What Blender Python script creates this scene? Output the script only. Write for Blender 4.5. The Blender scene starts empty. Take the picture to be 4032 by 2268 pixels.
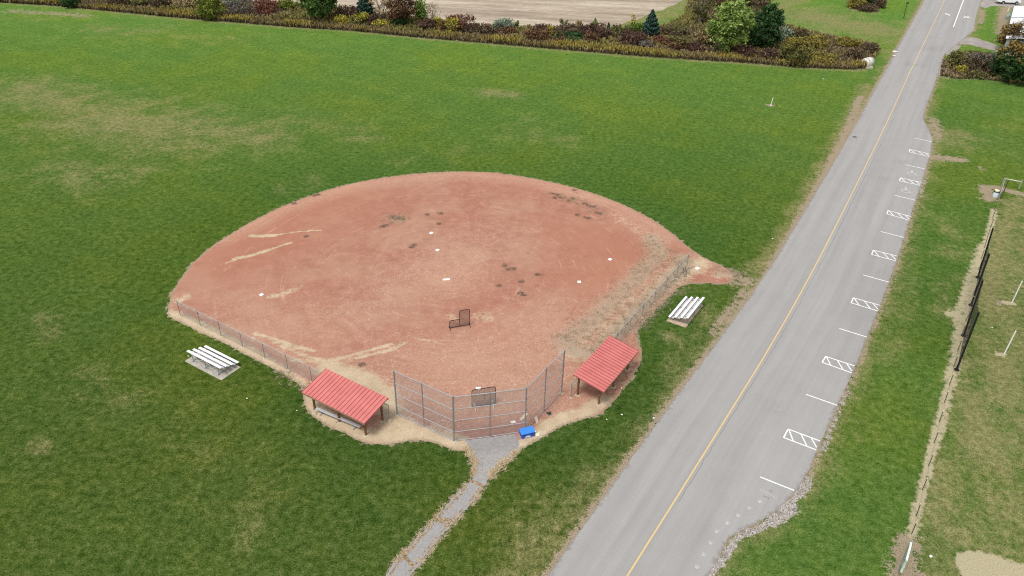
import bpy, bmesh, math, random
import numpy as np
from mathutils import Vector, Matrix
from mathutils.geometry import delaunay_2d_cdt
random.seed(7); np.random.seed(7)
S = bpy.context.scene; COL = S.collection
R = math.radians
# ------------------------------------------------------------------ camera (solved from bases, posts and fences)
F_PX, PITCH, ROLL, CH = 3053.12, R(33.296), R(1.5676), 46.35
SC = 1.38264
_fw = np.array([0, math.cos(PITCH), -math.sin(PITCH)]); _r = np.array([1., 0, 0]); _u = np.cross(_r, _fw)
_r2 = math.cos(ROLL)*_r + math.sin(ROLL)*_u; _u2 = -math.sin(ROLL)*_r + math.cos(ROLL)*_u
CAM = np.array([0, 0, CH])
def G(x, y, z=0.0):                       # surveyed point (photo pixel) -> place at height z
    d = _fw + _r2*((x-2016)/F_PX) - _u2*((y-1134)/F_PX)
    p = CAM + d*((z-CH)/d[2]); return Vector((p[0], p[1], z))
def T(x, y, z=0.0): return G(x*1.56522, y*1.56522, z)
def PX(p):
    d = np.array(p[:]) - CAM; zz = d @ _fw
    return 2016+F_PX*(d @ _r2)/zz, 1134-F_PX*(d @ _u2)/zz
def HT(base, ytop):
    lo, hi = 0.05, 25
    for _ in range(40):
        m = (lo+hi)/2
        if PX((base[0], base[1], m))[1] > ytop: lo = m
        else: hi = m
    return lo
cam = bpy.data.cameras.new('camera'); camo = bpy.data.objects.new('camera', cam); COL.objects.link(camo)
cam.sensor_width = 36; cam.lens = 36*F_PX/4032; cam.clip_end = 6000; cam.clip_start = .5
M = Matrix.Identity(4)
for i, v in enumerate((_r2, _u2, -_fw)):
    for j in range(3): M[j][i] = v[j]
M.translation = Vector((0, 0, CH)); camo.matrix_world = M; S.camera = camo
# ------------------------------------------------------------------ material helpers
class NT:
    def __init__(s, name):
        s.m = bpy.data.materials.new(name); s.m.use_nodes = True; s.t = s.m.node_tree; s.b = s.t.nodes['Principled BSDF']
        s.pos = s.t.nodes.new('ShaderNodeTexCoord').outputs['Object']
    def n(s, k): return s.t.nodes.new(k)
    def l(s, a, b): s.t.links.new(a, b)
    def _in(s, sock, v):
        if hasattr(v, 'is_linked') or isinstance(v, bpy.types.NodeSocket): s.l(v, sock)
        elif isinstance(v, (tuple, list)): sock.default_value = (*v, 1) if len(v) == 3 and len(sock.default_value) == 4 else v
        else: sock.default_value = v
    def noise(s, scale, detail=3, rough=.55, dist=0, vec=None):
        k = s.n('ShaderNodeTexNoise'); k.inputs['Scale'].default_value = scale; k.inputs['Detail'].default_value = detail
        k.inputs['Roughness'].default_value = rough; k.inputs['Distortion'].default_value = dist; s.l(vec or s.pos, k.inputs['Vector']); return k.outputs['Fac']
    def scaled(s, v, vec=None):
        k = s.n('ShaderNodeMapping'); k.inputs['Scale'].default_value = v; s.l(vec or s.pos, k.inputs['Vector']); return k.outputs[0]
    def rot(s, a, v):
        k = s.n('ShaderNodeMapping'); k.inputs['Rotation'].default_value = (0, 0, a); s.l(s.pos, k.inputs['Vector']); return s.scaled(v, k.outputs[0])
    def vor(s, scale, out='Color', vec=None, feat=None):
        k = s.n('ShaderNodeTexVoronoi'); k.inputs['Scale'].default_value = scale
        if feat: k.feature = feat
        s.l(vec or s.pos, k.inputs['Vector']); return k.outputs[out]
    def math(s, op, a, b=0.0, c=False):
        k = s.n('ShaderNodeMath'); k.operation = op; k.use_clamp = c; s._in(k.inputs[0], a); s._in(k.inputs[1], b); return k.outputs[0]
    def mr(s, v, a, b, c=0.0, d=1.0):
        k = s.n('ShaderNodeMapRange'); k.interpolation_type = 'SMOOTHSTEP'
        s._in(k.inputs[0], v)
        for i, q in enumerate((a, b, c, d)): k.inputs[i+1].default_value = q
        return k.outputs[0]
    def mix(s, f, a, b, mode='MIX'):
        k = s.n('ShaderNodeMix'); k.data_type = 'RGBA'; k.blend_type = mode; k.clamp_factor = True
        s._in(k.inputs[0], f); s._in(k.inputs[6], a); s._in(k.inputs[7], b); return k.outputs[2]
    def attr(s, name):
        k = s.n('ShaderNodeAttribute'); k.attribute_name = name; return k.outputs['Fac']
    def rnd(s): return s.n('ShaderNodeNewGeometry').outputs['Random Per Island']
    def ramp(s, f, stops):
        k = s.n('ShaderNodeValToRGB'); e = k.color_ramp.elements
        while len(e) < len(stops): e.new(.5)
        for q, (p, c) in zip(e, stops): q.position = p; q.color = (*c, 1)
        s._in(k.inputs[0], f); return k.outputs[0]
    def bump(s, h, strength=.4, dist=.03):
        k = s.n('ShaderNodeBump'); k.inputs['Strength'].default_value = strength; k.inputs['Distance'].default_value = dist
        s._in(k.inputs['Height'], h); s.l(k.outputs[0], s.b.inputs['Normal'])
    def out(s, col, rough=.9, metal=0, spec=.25):
        s._in(s.b.inputs['Base Color'], col); s._in(s.b.inputs['Roughness'], rough); s.b.inputs['Metallic'].default_value = metal
        s.b.inputs['Specular IOR Level'].default_value = spec; return s.m
def plain(name, c, rough=.6, metal=0, var=.15, scale=3, spec=.3):
    k = NT(name); f = k.noise(scale, 5, .65); d = tuple(x*(1-var) for x in c); b = tuple(min(1, x*(1+var)) for x in c)
    k.bump(k.noise(scale*8, 2), .1, .005)
    return k.out(k.mix(k.mr(f, .3, .7), d, b), rough, metal, spec)
# ------------------------------------------------------------------ mesh helpers
class MB:
    def __init__(s): s.v = []; s.f = []; s.uv = None
    def add(s, vs, fs):
        o = len(s.v); s.v += [tuple(v) for v in vs]; s.f += [tuple(i+o for i in f) for f in fs]; return s
    def box(s, c, size, rz=0, M=None):
        x, y, z = (q/2 for q in size); c = Vector(c); Rm = M or Matrix.Rotation(rz, 3, 'Z')
        b = min(.12*min(size), .012)
        vs = []
        for sx, sy, sz in ((-1,-1,-1),(1,-1,-1),(1,1,-1),(-1,1,-1),(-1,-1,1),(1,-1,1),(1,1,1),(-1,1,1)): vs.append(c + Rm @ Vector((sx*x, sy*y, sz*z)))
        return s.add(vs, [(0,3,2,1),(4,5,6,7),(0,1,5,4),(1,2,6,5),(2,3,7,6),(3,0,4,7)])
    def beam(s, a, b, w, h, up=(0, 0, 1)):      # rectangular bar from a to b
        a, b = Vector(a), Vector(b); d = (b-a); L = d.length; d.normalize(); u = Vector(up)
        if abs(d.dot(u)) > .99: u = Vector((0, 1, 0))
        sd = d.cross(u).normalized(); u = sd.cross(d)
        return s.box((a+b)/2, (L, w, h), M=Matrix((d, -sd, u)).transposed())
    def tube(s, a, b, r0, r1=None, n=8, cap=True):
        a, b = Vector(a), Vector(b); r1 = r0 if r1 is None else r1; d = (b-a).normalized(); q = d.orthogonal().normalized(); w = d.cross(q)
        vs = [p+(q*math.cos(t)+w*math.sin(t))*r for p, r in ((a, r0), (b, r1)) for t in (2*math.pi*i/n for i in range(n))]
        fs = [(i, (i+1) % n, n+(i+1) % n, n+i) for i in range(n)]
        if cap: fs += [tuple(range(n-1, -1, -1)), tuple(range(n, 2*n))]
        return s.add(vs, fs)
    def path(s, pts, r, n=8):
        for a, b in zip(pts, pts[1:]): s.tube(a, b, r, n=n)
        return s
    def lathe(s, c, prof, n=16, M=None):
        c = Vector(c); Mx = M or Matrix.Identity(3); vs = []; fs = []
        for r, z in prof: vs += [c + Mx @ Vector((r*math.cos(2*math.pi*i/n), r*math.sin(2*math.pi*i/n), z)) for i in range(n)]
        for k in range(len(prof)-1): fs += [(k*n+i, k*n+(i+1) % n, (k+1)*n+(i+1) % n, (k+1)*n+i) for i in range(n)]
        fs += [tuple(range(n-1, -1, -1)), tuple((len(prof)-1)*n+i for i in range(n))]
        return s.add(vs, fs)
    def prism(s, poly, z0, z1):
        n = len(poly); a = sum(poly[i][0]*poly[(i+1) % n][1]-poly[(i+1) % n][0]*poly[i][1] for i in range(n))
        if a < 0: poly = poly[::-1]
        vs = [(p[0], p[1], z0) for p in poly]+[(p[0], p[1], z1) for p in poly]
        return s.add(vs, [tuple(range(n-1, -1, -1)), tuple(range(n, 2*n))]+[(i, (i+1) % n, n+(i+1) % n, n+i) for i in range(n)])
    def rock(s, c, r, sq=.7, seed=0):
        rr = random.Random(seed); bm = bmesh.new(); bmesh.ops.create_icosphere(bm, subdivisions=2, radius=1)
        ph = [rr.uniform(0, 6) for _ in range(6)]
        for v in bm.verts:
            k = 1+.18*math.sin(3*v.co.x+ph[0])+.15*math.sin(4*v.co.y+ph[1])+.1*math.sin(5*v.co.z+ph[2])
            v.co = Vector((v.co.x*k*r, v.co.y*k*r*rr.uniform(.97, 1.03), v.co.z*k*r*sq))
        vs = [Vector(c)+v.co for v in bm.verts]; fs = [[v.index for v in f.verts] for f in bm.faces]; bm.free()
        return s.add(vs, fs)
    def grid_uv(s): s.uv = True; return s
def _inv(root):
    Mx = Matrix.Identity(4); ch = []
    while root: ch.append(root); root = root.parent
    for r in reversed(ch): Mx = Mx @ (Matrix.Translation(r.location) @ Matrix.Rotation(r.rotation_euler.z, 4, 'Z'))
    return Mx.inverted()
def obj(name, mb, mat, parent=None, local=False, smooth=False, uvs=None, label=None):
    me = bpy.data.meshes.new(name); vs = mb.v
    if parent and not local:
        Mi = _inv(parent); vs = [Mi @ Vector(v) for v in vs]
    me.from_pydata([tuple(v) for v in vs], [], mb.f)
    if smooth:
        for p in me.polygons: p.use_smooth = True
    if uvs:
        ul = me.uv_layers.new(name='UVMap')
        for lp in me.loops: ul.data[lp.index].uv = uvs[lp.vertex_index]
    for m in (mat if isinstance(mat, list) else [mat]): me.materials.append(m)
    me.update(); o = bpy.data.objects.new(name, me); COL.objects.link(o)
    if parent: o.parent = parent
    if label: o['label'] = label
    return o
def tag(o, label, cat, group=None):
    o['label'] = label; o['category'] = cat
    if group: o['group'] = group
    return o
def thing(name, label, cat, loc=(0, 0, 0), rz=0, group=None):
    o = bpy.data.objects.new(name, None); COL.objects.link(o); o.location = loc; o.rotation_euler = (0, 0, rz); o.empty_display_size = .3
    return tag(o, label, cat, group)
def one(name, mb, mat, label, cat, base, group=None, smooth=False):   # single-mesh thing with its origin at its base
    b = Vector(base); m2 = MB(); m2.v = [Vector(v)-b for v in mb.v]; m2.f = mb.f
    o = obj(name, m2, mat, smooth=smooth); o.location = b; return tag(o, label, cat, group)
def copy_tree(o, parent=None):
    c = o.copy(); COL.objects.link(c)
    if parent: c.parent = parent
    for ch in list(o.children): copy_tree(ch, c)
    return c
def struct(o): o['kind'] = 'structure'; return o
# ------------------------------------------------------------------ field painting helpers (world metres)
def dpl(P, pts):
    best = np.full(len(P), 1e9)
    pts = [np.array(p[:2]) for p in pts]
    if len(pts) == 1: return np.hypot(P[:, 0]-pts[0][0], P[:, 1]-pts[0][1])
    for a, b in zip(pts, pts[1:]):
        d = b-a; L = d @ d
        t = np.clip(((P-a) @ d)/max(L, 1e-9), 0, 1); q = P-a-t[:, None]*d
        best = np.minimum(best, np.hypot(q[:, 0], q[:, 1]))
    return best
def inside(P, poly):
    x, y = P[:, 0], P[:, 1]; r = np.zeros(len(P), bool); n = len(poly)
    for i in range(n):
        x0, y0 = poly[i][:2]; x1, y1 = poly[(i+1) % n][:2]
        c = ((y0 > y) != (y1 > y)); r ^= c & (x < (x1-x0)*(y-y0)/((y1-y0) or 1e-9)+x0)
    return r
def brush(A, P, pts, w, s=1.0, soft=.8):
    d = dpl(P, pts); A[:] = np.maximum(A, s*np.clip((w*(1+soft)-d)/(2*w*soft+1e-6), 0, 1))
def blob(A, P, c, r, s=1.0, sy=1.0):
    d = np.hypot(P[:, 0]-c[0], (P[:, 1]-c[1])/sy); A[:] = np.maximum(A, s*np.exp(-(d/r)**2))
def resample(pts, step, jit=0.0, closed=True):
    out = []; pts = [Vector((p[0], p[1])) for p in pts]; n = len(pts)
    for i in range(n if closed else n-1):
        a, b = pts[i], pts[(i+1) % n]; k = max(1, int((b-a).length/step)); nrm = Vector((-(b-a).y, (b-a).x)).normalized()
        for j in range(k): out.append(a+(b-a)*(j/k)+nrm*random.gauss(0, jit))
    if not closed: out.append(pts[-1])
    return out
def smooth_poly(pts, it=2, closed=True):
    pts = [Vector((p[0], p[1])) for p in pts]
    for _ in range(it):
        q = []; n = len(pts)
        rng = range(n) if closed else range(n-1)
        if not closed: q.append(pts[0])
        for i in rng:
            a, b = pts[i], pts[(i+1) % n]; q += [a*.75+b*.25, a*.25+b*.75]
        if not closed: q.append(pts[-1])
        pts = q
    return pts
def sheet(name, bnd, z, spacing, mat, attrs=None, parent=None):
    xs = [p.x for p in bnd]; ys = [p.y for p in bnd]
    gx, gy = np.meshgrid(np.arange(min(xs), max(xs), spacing), np.arange(min(ys), max(ys), spacing))
    P = np.stack([gx.ravel(), gy.ravel()], 1)+np.random.uniform(-.2, .2, (gx.size, 2))*spacing
    P = P[inside(P, bnd)]; P = P[dpl(P, list(bnd)+[bnd[0]]) > spacing*.35] if spacing < 50 else P[:0]
    vs = [p.copy() for p in bnd]+[Vector((a, b)) for a, b in P]; n = len(bnd)
    v2, e2, f2, *_ = delaunay_2d_cdt(vs, [(i, (i+1) % n) for i in range(n)], [], 1, 1e-5)
    mb = MB(); mb.v = [(v.x, v.y, z) for v in v2]; mb.f = [tuple(f) for f in f2]
    a, b, c = (Vector(mb.v[i]) for i in mb.f[0][:3])
    if (b-a).cross(c-a).z < 0: mb.f = [f[::-1] for f in mb.f]
    o = obj(name, mb, mat, parent)
    if attrs: set_attrs(o, np.array([(v.x, v.y) for v in v2]), attrs)
    return o
def set_attrs(o, P, fn):
    for k, arr in fn(P).items():
        at = o.data.attributes.new(k, 'FLOAT', 'POINT'); at.data.foreach_set('value', np.ascontiguousarray(arr, np.float32))
def vnoise(P, s, seed=0):                # cheap smooth value noise, -1..1
    r = np.random.RandomState(seed); ph = r.uniform(0, 6.28, (6, 2)); k = r.normal(0, 1, (6, 2))/s*2.2
    return sum(np.sin(P @ k[i]+ph[i, 0]) for i in range(6))/3.2
# ------------------------------------------------------------------ outlines from the photograph
INF = [(420,785),(432,735),(455,700),(490,655),(540,613),(620,564),(700,523),(790,488),(880,462),(960,447),(1050,436),(1150,431),(1240,433),(1330,446),(1420,465),(1500,488),(1570,515),(1630,545),(1690,585),(1735,625),(1775,650),(1815,668),(1842,684),(1850,696),(1840,708),(1815,716),(1785,712),(1742,712),(1708,722),(1685,745),(1640,790),(1598,832),(1606,868),(1617,878),(1612,905),(1608,923),(1582,960),(1558,993),(1527,1027),(1511,1044),(1454,1057),(1410,1073),(1366,1100),(1333,1118),(1304,1134),(1240,1140),(1180,1137),(1133,1130),(1118,1124),(1087,1112),(1052,1106),(1017,1111),(982,1118),(943,1119),(911,1113),(885,1100),(862,1087),(830,1078),(814,1066),(789,1049),(768,1030),(762,1000),(764,980),(746,964),(713,941),(669,919),(636,901),(605,886),(556,859),(503,837),(459,813),(424,798)]
INF_W = [T(*p) for p in INF]
RL = [(2157,2268),(2200,2205),(2490,1800),(2600,1645),(2785,1400),(3000,1107),(3157,850),(3336,550),(3500,254),(3548,164),(3597,77),(3640,0)]
RR = [(2786,2268),(2822,2212),(2861,2128),(2889,2103),(2934,2084),(2989,2056),(3045,2020),(3100,1972),(3134,1934),(3167,1884),(3195,1828),(3217,1772),(3236,1733),(3267,1667),(3299,1594),(3344,1500),(3415,1328),(3457,1225),(3501,1112),(3534,1018),(3561,935),(3585,850),(3606,789),(3629,726),(3645,666),(3663,612),(3671,562),(3668,536),(3655,505),(3636,472),(3634,462),(3645,426),(3659,388),(3674,350),(3693,290),(3708,242),(3716,217),(3727,206),(3766,176),(3802,147),(3836,118),(3837,97),(3844,60),(3858,19),(3864,0)]
def ext(pts, d0, d1):
    a = pts[0]+(pts[0]-pts[1]).normalized()*d0; b = pts[-1]+(pts[-1]-pts[-2]).normalized()*d1; return [a]+pts+[b]
RLW = [G(*p) for p in RL]; RLW = ext(RLW, 25, 260)
_d = (RLW[-1]-RLW[-2]).normalized()
RRW = [G(*p) for p in RR]; RRW = [RRW[0]+(RRW[0]-RRW[1]).normalized()*25]+RRW+[RRW[-1]+_d*260]
YEL = [(2470,2268),(2600,2061),(2653,1978),(2950,1500),(3000,1420),(3157,1150),(3312,850),(3500,467),(3552,350),(3621,205),(3669,106),(3719,0)]
PL = [(1831,1735),(1863,1791),(1867,1829),(1867,1872),(1858,1895),(1828,1910),(1799,1944),(1764,1983),(1726,2025),(1708,2042),(1688,2068),(1662,2098),(1624,2136),(1585,2183),(1551,2217),(1517,2268)]
PR = [(2029,1708),(2042,1735),(2042,1765),(2016,1799),(1973,1829),(1948,1855),(1922,1893),(1897,1923),(1871,1966),(1841,2000),(1807,2034),(1781,2060),(1764,2085),(1726,2123),(1692,2166),(1658,2213),(1615,2268)]
FRONT = [(-300,-15),(0,11),(190,22),(348,37),(700,71),(1200,112),(1383,122),(1650,149),(2100,187),(2550,225),(2908,247),(3175,268),(3369,275),(3407,271)]
BACK = [(3455,215),(3450,180),(3300,152),(3180,128),(3090,100),(3060,40),(3000,5),(2930,-30),(2720,-20),(2690,70),(2600,112),(2450,118),(2100,116),(1900,105),(1700,85),(1330,40),(1000,5),(700,-40),(0,-110),(-300,-130)]
WEED = [G(*p) for p in FRONT+BACK]
FIELD = [G(*p) for p in [(-300,-132),(0,-112),(700,-42),(1000,3),(1330,38),(1700,84),(1900,104),(2100,115),(2350,122),(2440,100),(2540,62),(2640,30),(2720,-25)]]
FIELD = FIELD+[Vector((90, 420, 0)), Vector((-420, 420, 0)), Vector((-420, 190, 0))]
LOT = [G(*p) for p in [(3858,24),(3880,34),(3898,25),(3942,23),(3980,28),(4080,34)]]; LOT = LOT+[LOT[-1]+_d*60, Vector((RRW[-2].x, RRW[-2].y, 0))+_d*50+Vector((.3, 0, 0)), RRW[-2]+Vector((.3, 0, 0))]
DRIVE = [G(*p) for p in [(3800,149),(3833,147),(3877,162),(3911,174),(3950,190),(4060,225),(4050,245),(3935,203),(3911,198),(3862,186),(3814,174),(3785,174),(3768,176)]]
RFENCE = [(3915,826),(3908,860),(3899,898),(3886,937),(3876,975),(3863,1019),(3853,1063),(3847,1105),(3830,1161),(3816,1207),(3802,1265),(3787,1320),(3770,1382),(3754,1446),(3738,1516),(3718,1586),(3698,1663),(3677,1745),(3655,1835),(3632,1929),(3607,2033),(3589,2103)]
RFW = [G(*p) for p in RFENCE]
# ------------------------------------------------------------------ GROUND
def ground_attrs(P):
    n = len(P); dry = np.zeros(n); bare = np.zeros(n); sand = np.zeros(n); grav = np.zeros(n)
    tone = np.clip((P[:, 1]-45)/140, 0, 1); lush = np.zeros(n)  # tone: shade seen between blades, painted as grass that lightens with distance
    for pts, w, s in ((((60,225),(180,260)),7,.75),(((230,290),(330,310),(430,330)),9,.8),(((560,330),(660,345)),5,.75),(((480,350),(520,360)),5,.7),
                      (((150,240),(260,265),(400,260)),6,.55),(((350,430),(300,440)),4,.55),(((170,420),(230,450)),5,.6),(((700,300),(820,310),(900,330)),4,.5),
                      (((250,70),(330,85),(400,75)),6,.5),(((440,90),(520,100),(600,95)),5,.45),(((60,45),(110,48)),4,.45),(((390,40),(470,45)),3,.55),(((130,35),(300,45)),4,.4),
                      (((1225,232),(1290,240)),2.2,.75),(((1330,340),(1420,355)),3,.5),(((880,350),(960,345)),2,.6),(((700,480),(780,455)),2,.45),(((1000,400),(1200,385)),3,.35),
                      (((2040,40),(2120,60),(2200,75)),9,.95),(((2000,70),(2100,95)),6,.7),(((2150,110),(2220,130)),5,.6),(((1290,330),(1340,300)),3,.4),
                      (((90,800),(140,830)),1.5,.6),(((80,1120),(110,1135)),.8,.7),(((220,960),(330,1010)),3,.4),(((420,1050),(520,1120)),3,.35),(((600,1250),(680,1330)),3,.4),
                      (((1380,1330),(1330,1390)),2,.75),(((1290,1420),(1250,1449)),1.5,.6),(((1500,1190),(1450,1250)),1.4,.6),(((1340,1250),(1280,1300)),1.5,.45),
                      (((1690,850),(1705,855)),.9,.9),(((1800,740),(1760,830),(1660,940)),.9,.55),(((1850,715),(1800,700)),2,.5),
                      (((2360,330),(2420,345),(2400,360)),3.2,.75),(((2440,260),(2520,300),(2576,420)),4,.35),(((2400,560),(2390,640)),2,.55),(((2300,700),(2290,800),(2230,900)),1.6,.5),(((2390,700),(2360,800)),2.0,.5),(((2180,1020),(2150,1100)),1.2,.45)):
        brush(dry, P, [T(*p) for p in pts], w, s, 1.4)
    # pale mottled turf of the ball field right of the low fence
    rf = [(a.x, a.y) for a in RFW]; rpoly = rf+[(RFW[-1].x-3, RFW[-1].y-12), (80, 12), (140, 60), (140, 130), (RFW[0].x+4, RFW[0].y+4)]
    ins = inside(P, rpoly); dry = np.maximum(dry, np.where(ins, .58, 0))
    for pts, w, s in ((((2530,560),(2510,640),(2480,760)),1.5,.9),(((2540,900),(2500,1000)),3,.75),(((2460,1020),(2440,1150)),3,.7),(((2500,1150),(2560,1250)),2.5,.7),(((2505,500),(2560,520)),1,.9)):
        brush(dry, P, [T(*p) for p in pts], w, s)
    # worn strip under the low fence and round the netting poles
    brush(bare, P, RFW+[RFW[-1]+Vector((-2.5, -9, 0))], .5, .8, .9); brush(sand, P, RFW, .6, .78, .9); brush(sand, P, [T(2470,620),T(2415,780),T(2405,900),T(2390,960)], 1.0, .7, .8)
    brush(sand, P, [T(2470,640),T(2440,760),T(2425,880),T(2405,930),T(2385,1040),T(2365,1120)], .45, .62, .9); brush(sand, P, [T(2395,790),T(2420,800)], 1.2, .8)
    brush(bare, P, [T(2500,470),T(2575,490)], .9, 1); brush(bare, P, [T(2478,470),T(2490,500)], 1.3, .9); brush(bare, P, [T(2285,1370),T(2268,1449)], 1.1, .95)
    d = dpl(P, [T(2480,1440),T(2600,1480)]); sand = np.maximum(sand, np.clip((2.6-d)/1.2, 0, 1)); d = dpl(P, [T(2430,1408),T(2500,1425)]); sand = np.maximum(sand, np.clip((1.0-d)/.6, 0, 1))
    # verges of the road
    brush(bare, P, RLW, .6, .95, .9); brush(dry, P, RLW, 2.0, .62, .8)
    brush(bare, P, [T(2165,243),T(2125,340),T(2070,450),T(2010,555)], .9, .9, .9); brush(dry, P, [T(2185,215),T(2125,340),T(2065,450),T(1975,610),T(1920,680)], 1.8, .8, .9)
    brush(bare, P, [T(1890,700),T(1860,745),T(1790,840)], .6, .8, .9)
    rr = RRW[:-1]; brush(bare, P, rr, .65, .78, .9); brush(grav, P, rr, .4, .36, .8); brush(dry, P, rr, 2.0, .6, .8)
    for pts, w, s in ((((2800,2268),(2905,2118),(3000,2078),(3080,2020)),.42,.8),(((3040,2045),(3110,1990)),1.1,.75),(((3150,1950),(3185,1890)),.5,.85),(((3240,1780),(3280,1680),(3345,1525)),.35,.7),(((3722,214),(3770,182)),.9,.9),(((3690,300),(3712,240)),.7,.7),(((3622,780),(3648,705)),.5,.6)):
        brush(grav, P, [G(*p) for p in pts], w, s, .6)
    brush(bare, P, [T(2345,395),T(2420,402)], 1.3, .9); brush(bare, P, [T(2470,425)], 1.0, .8); brush(bare, P, [T(2350,300),T(2358,350)], 1.3, .75)
    # around the infield, path, pads, post
    brush(bare, P, INF_W+[INF_W[0]], .22, .8, .9); brush(bare, P, [G(*p) for p in PL], .35, .8, .9); brush(bare, P, [G(*p) for p in PR], .4, .8, .9)
    brush(bare, P, [T(1939,265)], .9, .9); brush(bare, P, [T(1690,808),T(1730,815)], .5, .9); brush(bare, P, [T(1830,680),T(1880,700),T(1840,712)], .9, .75, .9)
    for p in ((3945,1196),(3955,1190)): brush(bare, P, [G(*p)], .8, .9)
    brush(sand, P, [G(3925,1392),G(3955,1396)], .5, .9); brush(sand, P, [G(3955,1190),G(3985,1196)], .5, .9)
    # hedgerow floor, dry margin in front of it, far corner
    w = inside(P, WEED); bare = np.maximum(bare, np.where(w, .85, 0)); brush(dry, P, [G(x, y+4) for x, y in FRONT], .7, .75, .9)
    brush(bare, P, [T(30,28),T(180,36),T(215,40)], 3.0, .62, .8)
    brush(bare, P, [G(3730,280),G(3830,260),G(3920,290)], 5.5, .8, .6)
    brush(bare, P, [G(3360,36),G(3440,48)], 1.6, .8); brush(bare, P, [G(3860,90),G(3868,40)], 1.2, .8); brush(bare, P, [G(3945,130),G(3955,60),G(3965,20)], 2.2, .85); brush(bare, P, [G(3900,150),G(3935,165)], 1.6, .5)
    brush(bare, P, DRIVE+[DRIVE[0]], .7, .8)
    brush(dry, P, [G(2400,112),G(2520,88),G(2620,55),G(2705,12)], 4.5, .8, 1.2); brush(bare, P, [G(2650,95),G(2740,85),G(2790,110)], 2.2, .7, 1)
    brush(dry, P, [G(3060,30),G(3120,10),G(3150,-20)], 4, .7)
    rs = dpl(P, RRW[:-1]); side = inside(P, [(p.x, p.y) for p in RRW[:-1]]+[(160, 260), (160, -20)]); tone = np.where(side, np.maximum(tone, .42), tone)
    for pts, w, s in ((((1560,470),(1680,540),(1780,620),(1840,660)),7,.9),(((440,680),(560,560),(700,485),(900,440)),5,.8),(((400,760),(430,700)),4,.8),(((600,880),(700,960),(760,1040),(860,1110),(1000,1150),(1160,1160)),3.0,.9),(((1320,1160),(1420,1100),(1540,1050),(1630,930),(1640,850)),2.5,.9),(((1640,840),(1760,760)),3,.7),(((1700,400),(1800,470)),8,.5),(((840,1150),(850,1220),(930,1290)),1.2,.8),(((2380,640),(2330,740),(2280,850)),3,.5),(((2330,300),(2420,260)),4,.5),(((1000,420),(1300,420)),3,.5),(((100,650),(200,900)),9,.35)):
        brush(lush, P, [T(*p) for p in pts], w, s, 1.4)
    far = np.clip((np.hypot(P[:, 0], P[:, 1])-260)/60, 0, 1)*.35; dry = np.maximum(dry, far)
    return dict(dry=dry, bare=bare, sand=sand, grav=grav, tone=tone, lush=lush)
def fine(a, b, st): return list(np.arange(a, b, st))
xs = [-3500,-1500,-700,-400,-260,-200,-165]+fine(-150, 150, .6)+[158,175,210,280,420,700,1500,3500]
ys = [-3500,-1200,-400,-150,-50,0,15]+fine(22, 225, .5)+[230,245,270,320,420,700,1500,3500]
gx, gy = np.meshgrid(xs, ys); nx, ny = len(xs), len(ys); P = np.stack([gx.ravel(), gy.ravel()], 1)
idx = np.arange(nx*ny).reshape(ny, nx); quads = np.stack([idx[:-1,:-1], idx[:-1,1:], idx[1:,1:], idx[1:,:-1]], -1).reshape(-1, 4)
k = NT('turf')
n1 = k.noise(.045, 3); n2 = k.noise(.28, 4, .6); n3 = k.noise(1.7, 5, .72); n4 = k.noise(8.5, 4, .8); n5 = k.noise(2.6, 3, .6, 1.5, k.scaled((1, .55, 1)))
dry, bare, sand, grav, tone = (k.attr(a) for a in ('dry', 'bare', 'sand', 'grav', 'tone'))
fine_ = k.math('ADD', k.math('MULTIPLY', n3, .42), k.math('MULTIPLY', n4, .58))
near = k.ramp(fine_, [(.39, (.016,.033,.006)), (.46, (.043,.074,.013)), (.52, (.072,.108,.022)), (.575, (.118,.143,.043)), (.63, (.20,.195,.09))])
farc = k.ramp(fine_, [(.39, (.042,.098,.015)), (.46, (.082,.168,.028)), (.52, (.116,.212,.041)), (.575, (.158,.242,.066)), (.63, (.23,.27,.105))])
c = k.mix(tone, near, farc)  # near grass has the shade between its blades put into the colour
c = k.mix(k.mr(n1, .42, .64, 0, .55), c, k.mix(1, c, (1.30,1.06,.75), 'MULTIPLY'))
c = k.mix(k.mr(n2, .40, .70), k.mix(1.0, c, (.90,.94,.94), 'MULTIPLY'), k.mix(1.0, c, (1.08,1.06,1.0), 'MULTIPLY'))
wv = k.noise(.5, 2, .5, .3, k.rot(R(35), (.12, 1, 1))); c = k.mix(k.mr(wv, .42, .60, 0, .4), c, k.mix(1, c, (.80,.88,.85), 'MULTIPLY'))
dk = k.noise(1.1, 3, .7, 0, k.scaled((.8, 1.5, 1))); c = k.mix(k.mr(dk, .60, .68, 0, .55), c, k.mix(1, c, (.45,.58,.40), 'MULTIPLY'))
mw = k.n('ShaderNodeTexWave'); mw.inputs['Scale'].default_value = .16; mw.inputs['Distortion'].default_value = 2.2; mw.inputs['Detail'].default_value = 2; k.l(k.rot(R(28), (1, .1, 1)), mw.inputs['Vector']); c = k.mix(k.mr(mw.outputs['Fac'], .3, .8, 0, .28), c, k.mix(1, c, (1.22,1.16,1.15), 'MULTIPLY'))
c = k.mix(k.math('MULTIPLY', k.attr('lush'), k.mr(n2, .3, .6, .5, 1)), c, k.mix(1, c, (.60,.78,.72), 'MULTIPLY'))
dm = k.math('ADD', k.math('MULTIPLY', dry, .50), k.math('ADD', k.math('MULTIPLY', n5, .50), k.math('ADD', k.math('MULTIPLY', n2, .55), k.math('MULTIPLY', n4, .20))))
dcol = k.ramp(fine_, [(.36, (.075,.085,.030)), (.46, (.165,.155,.065)), (.54, (.270,.240,.115)), (.63, (.40,.35,.20))])
c = k.mix(k.mr(dm, .74, 1.05, 0, .80), c, dcol)
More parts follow.
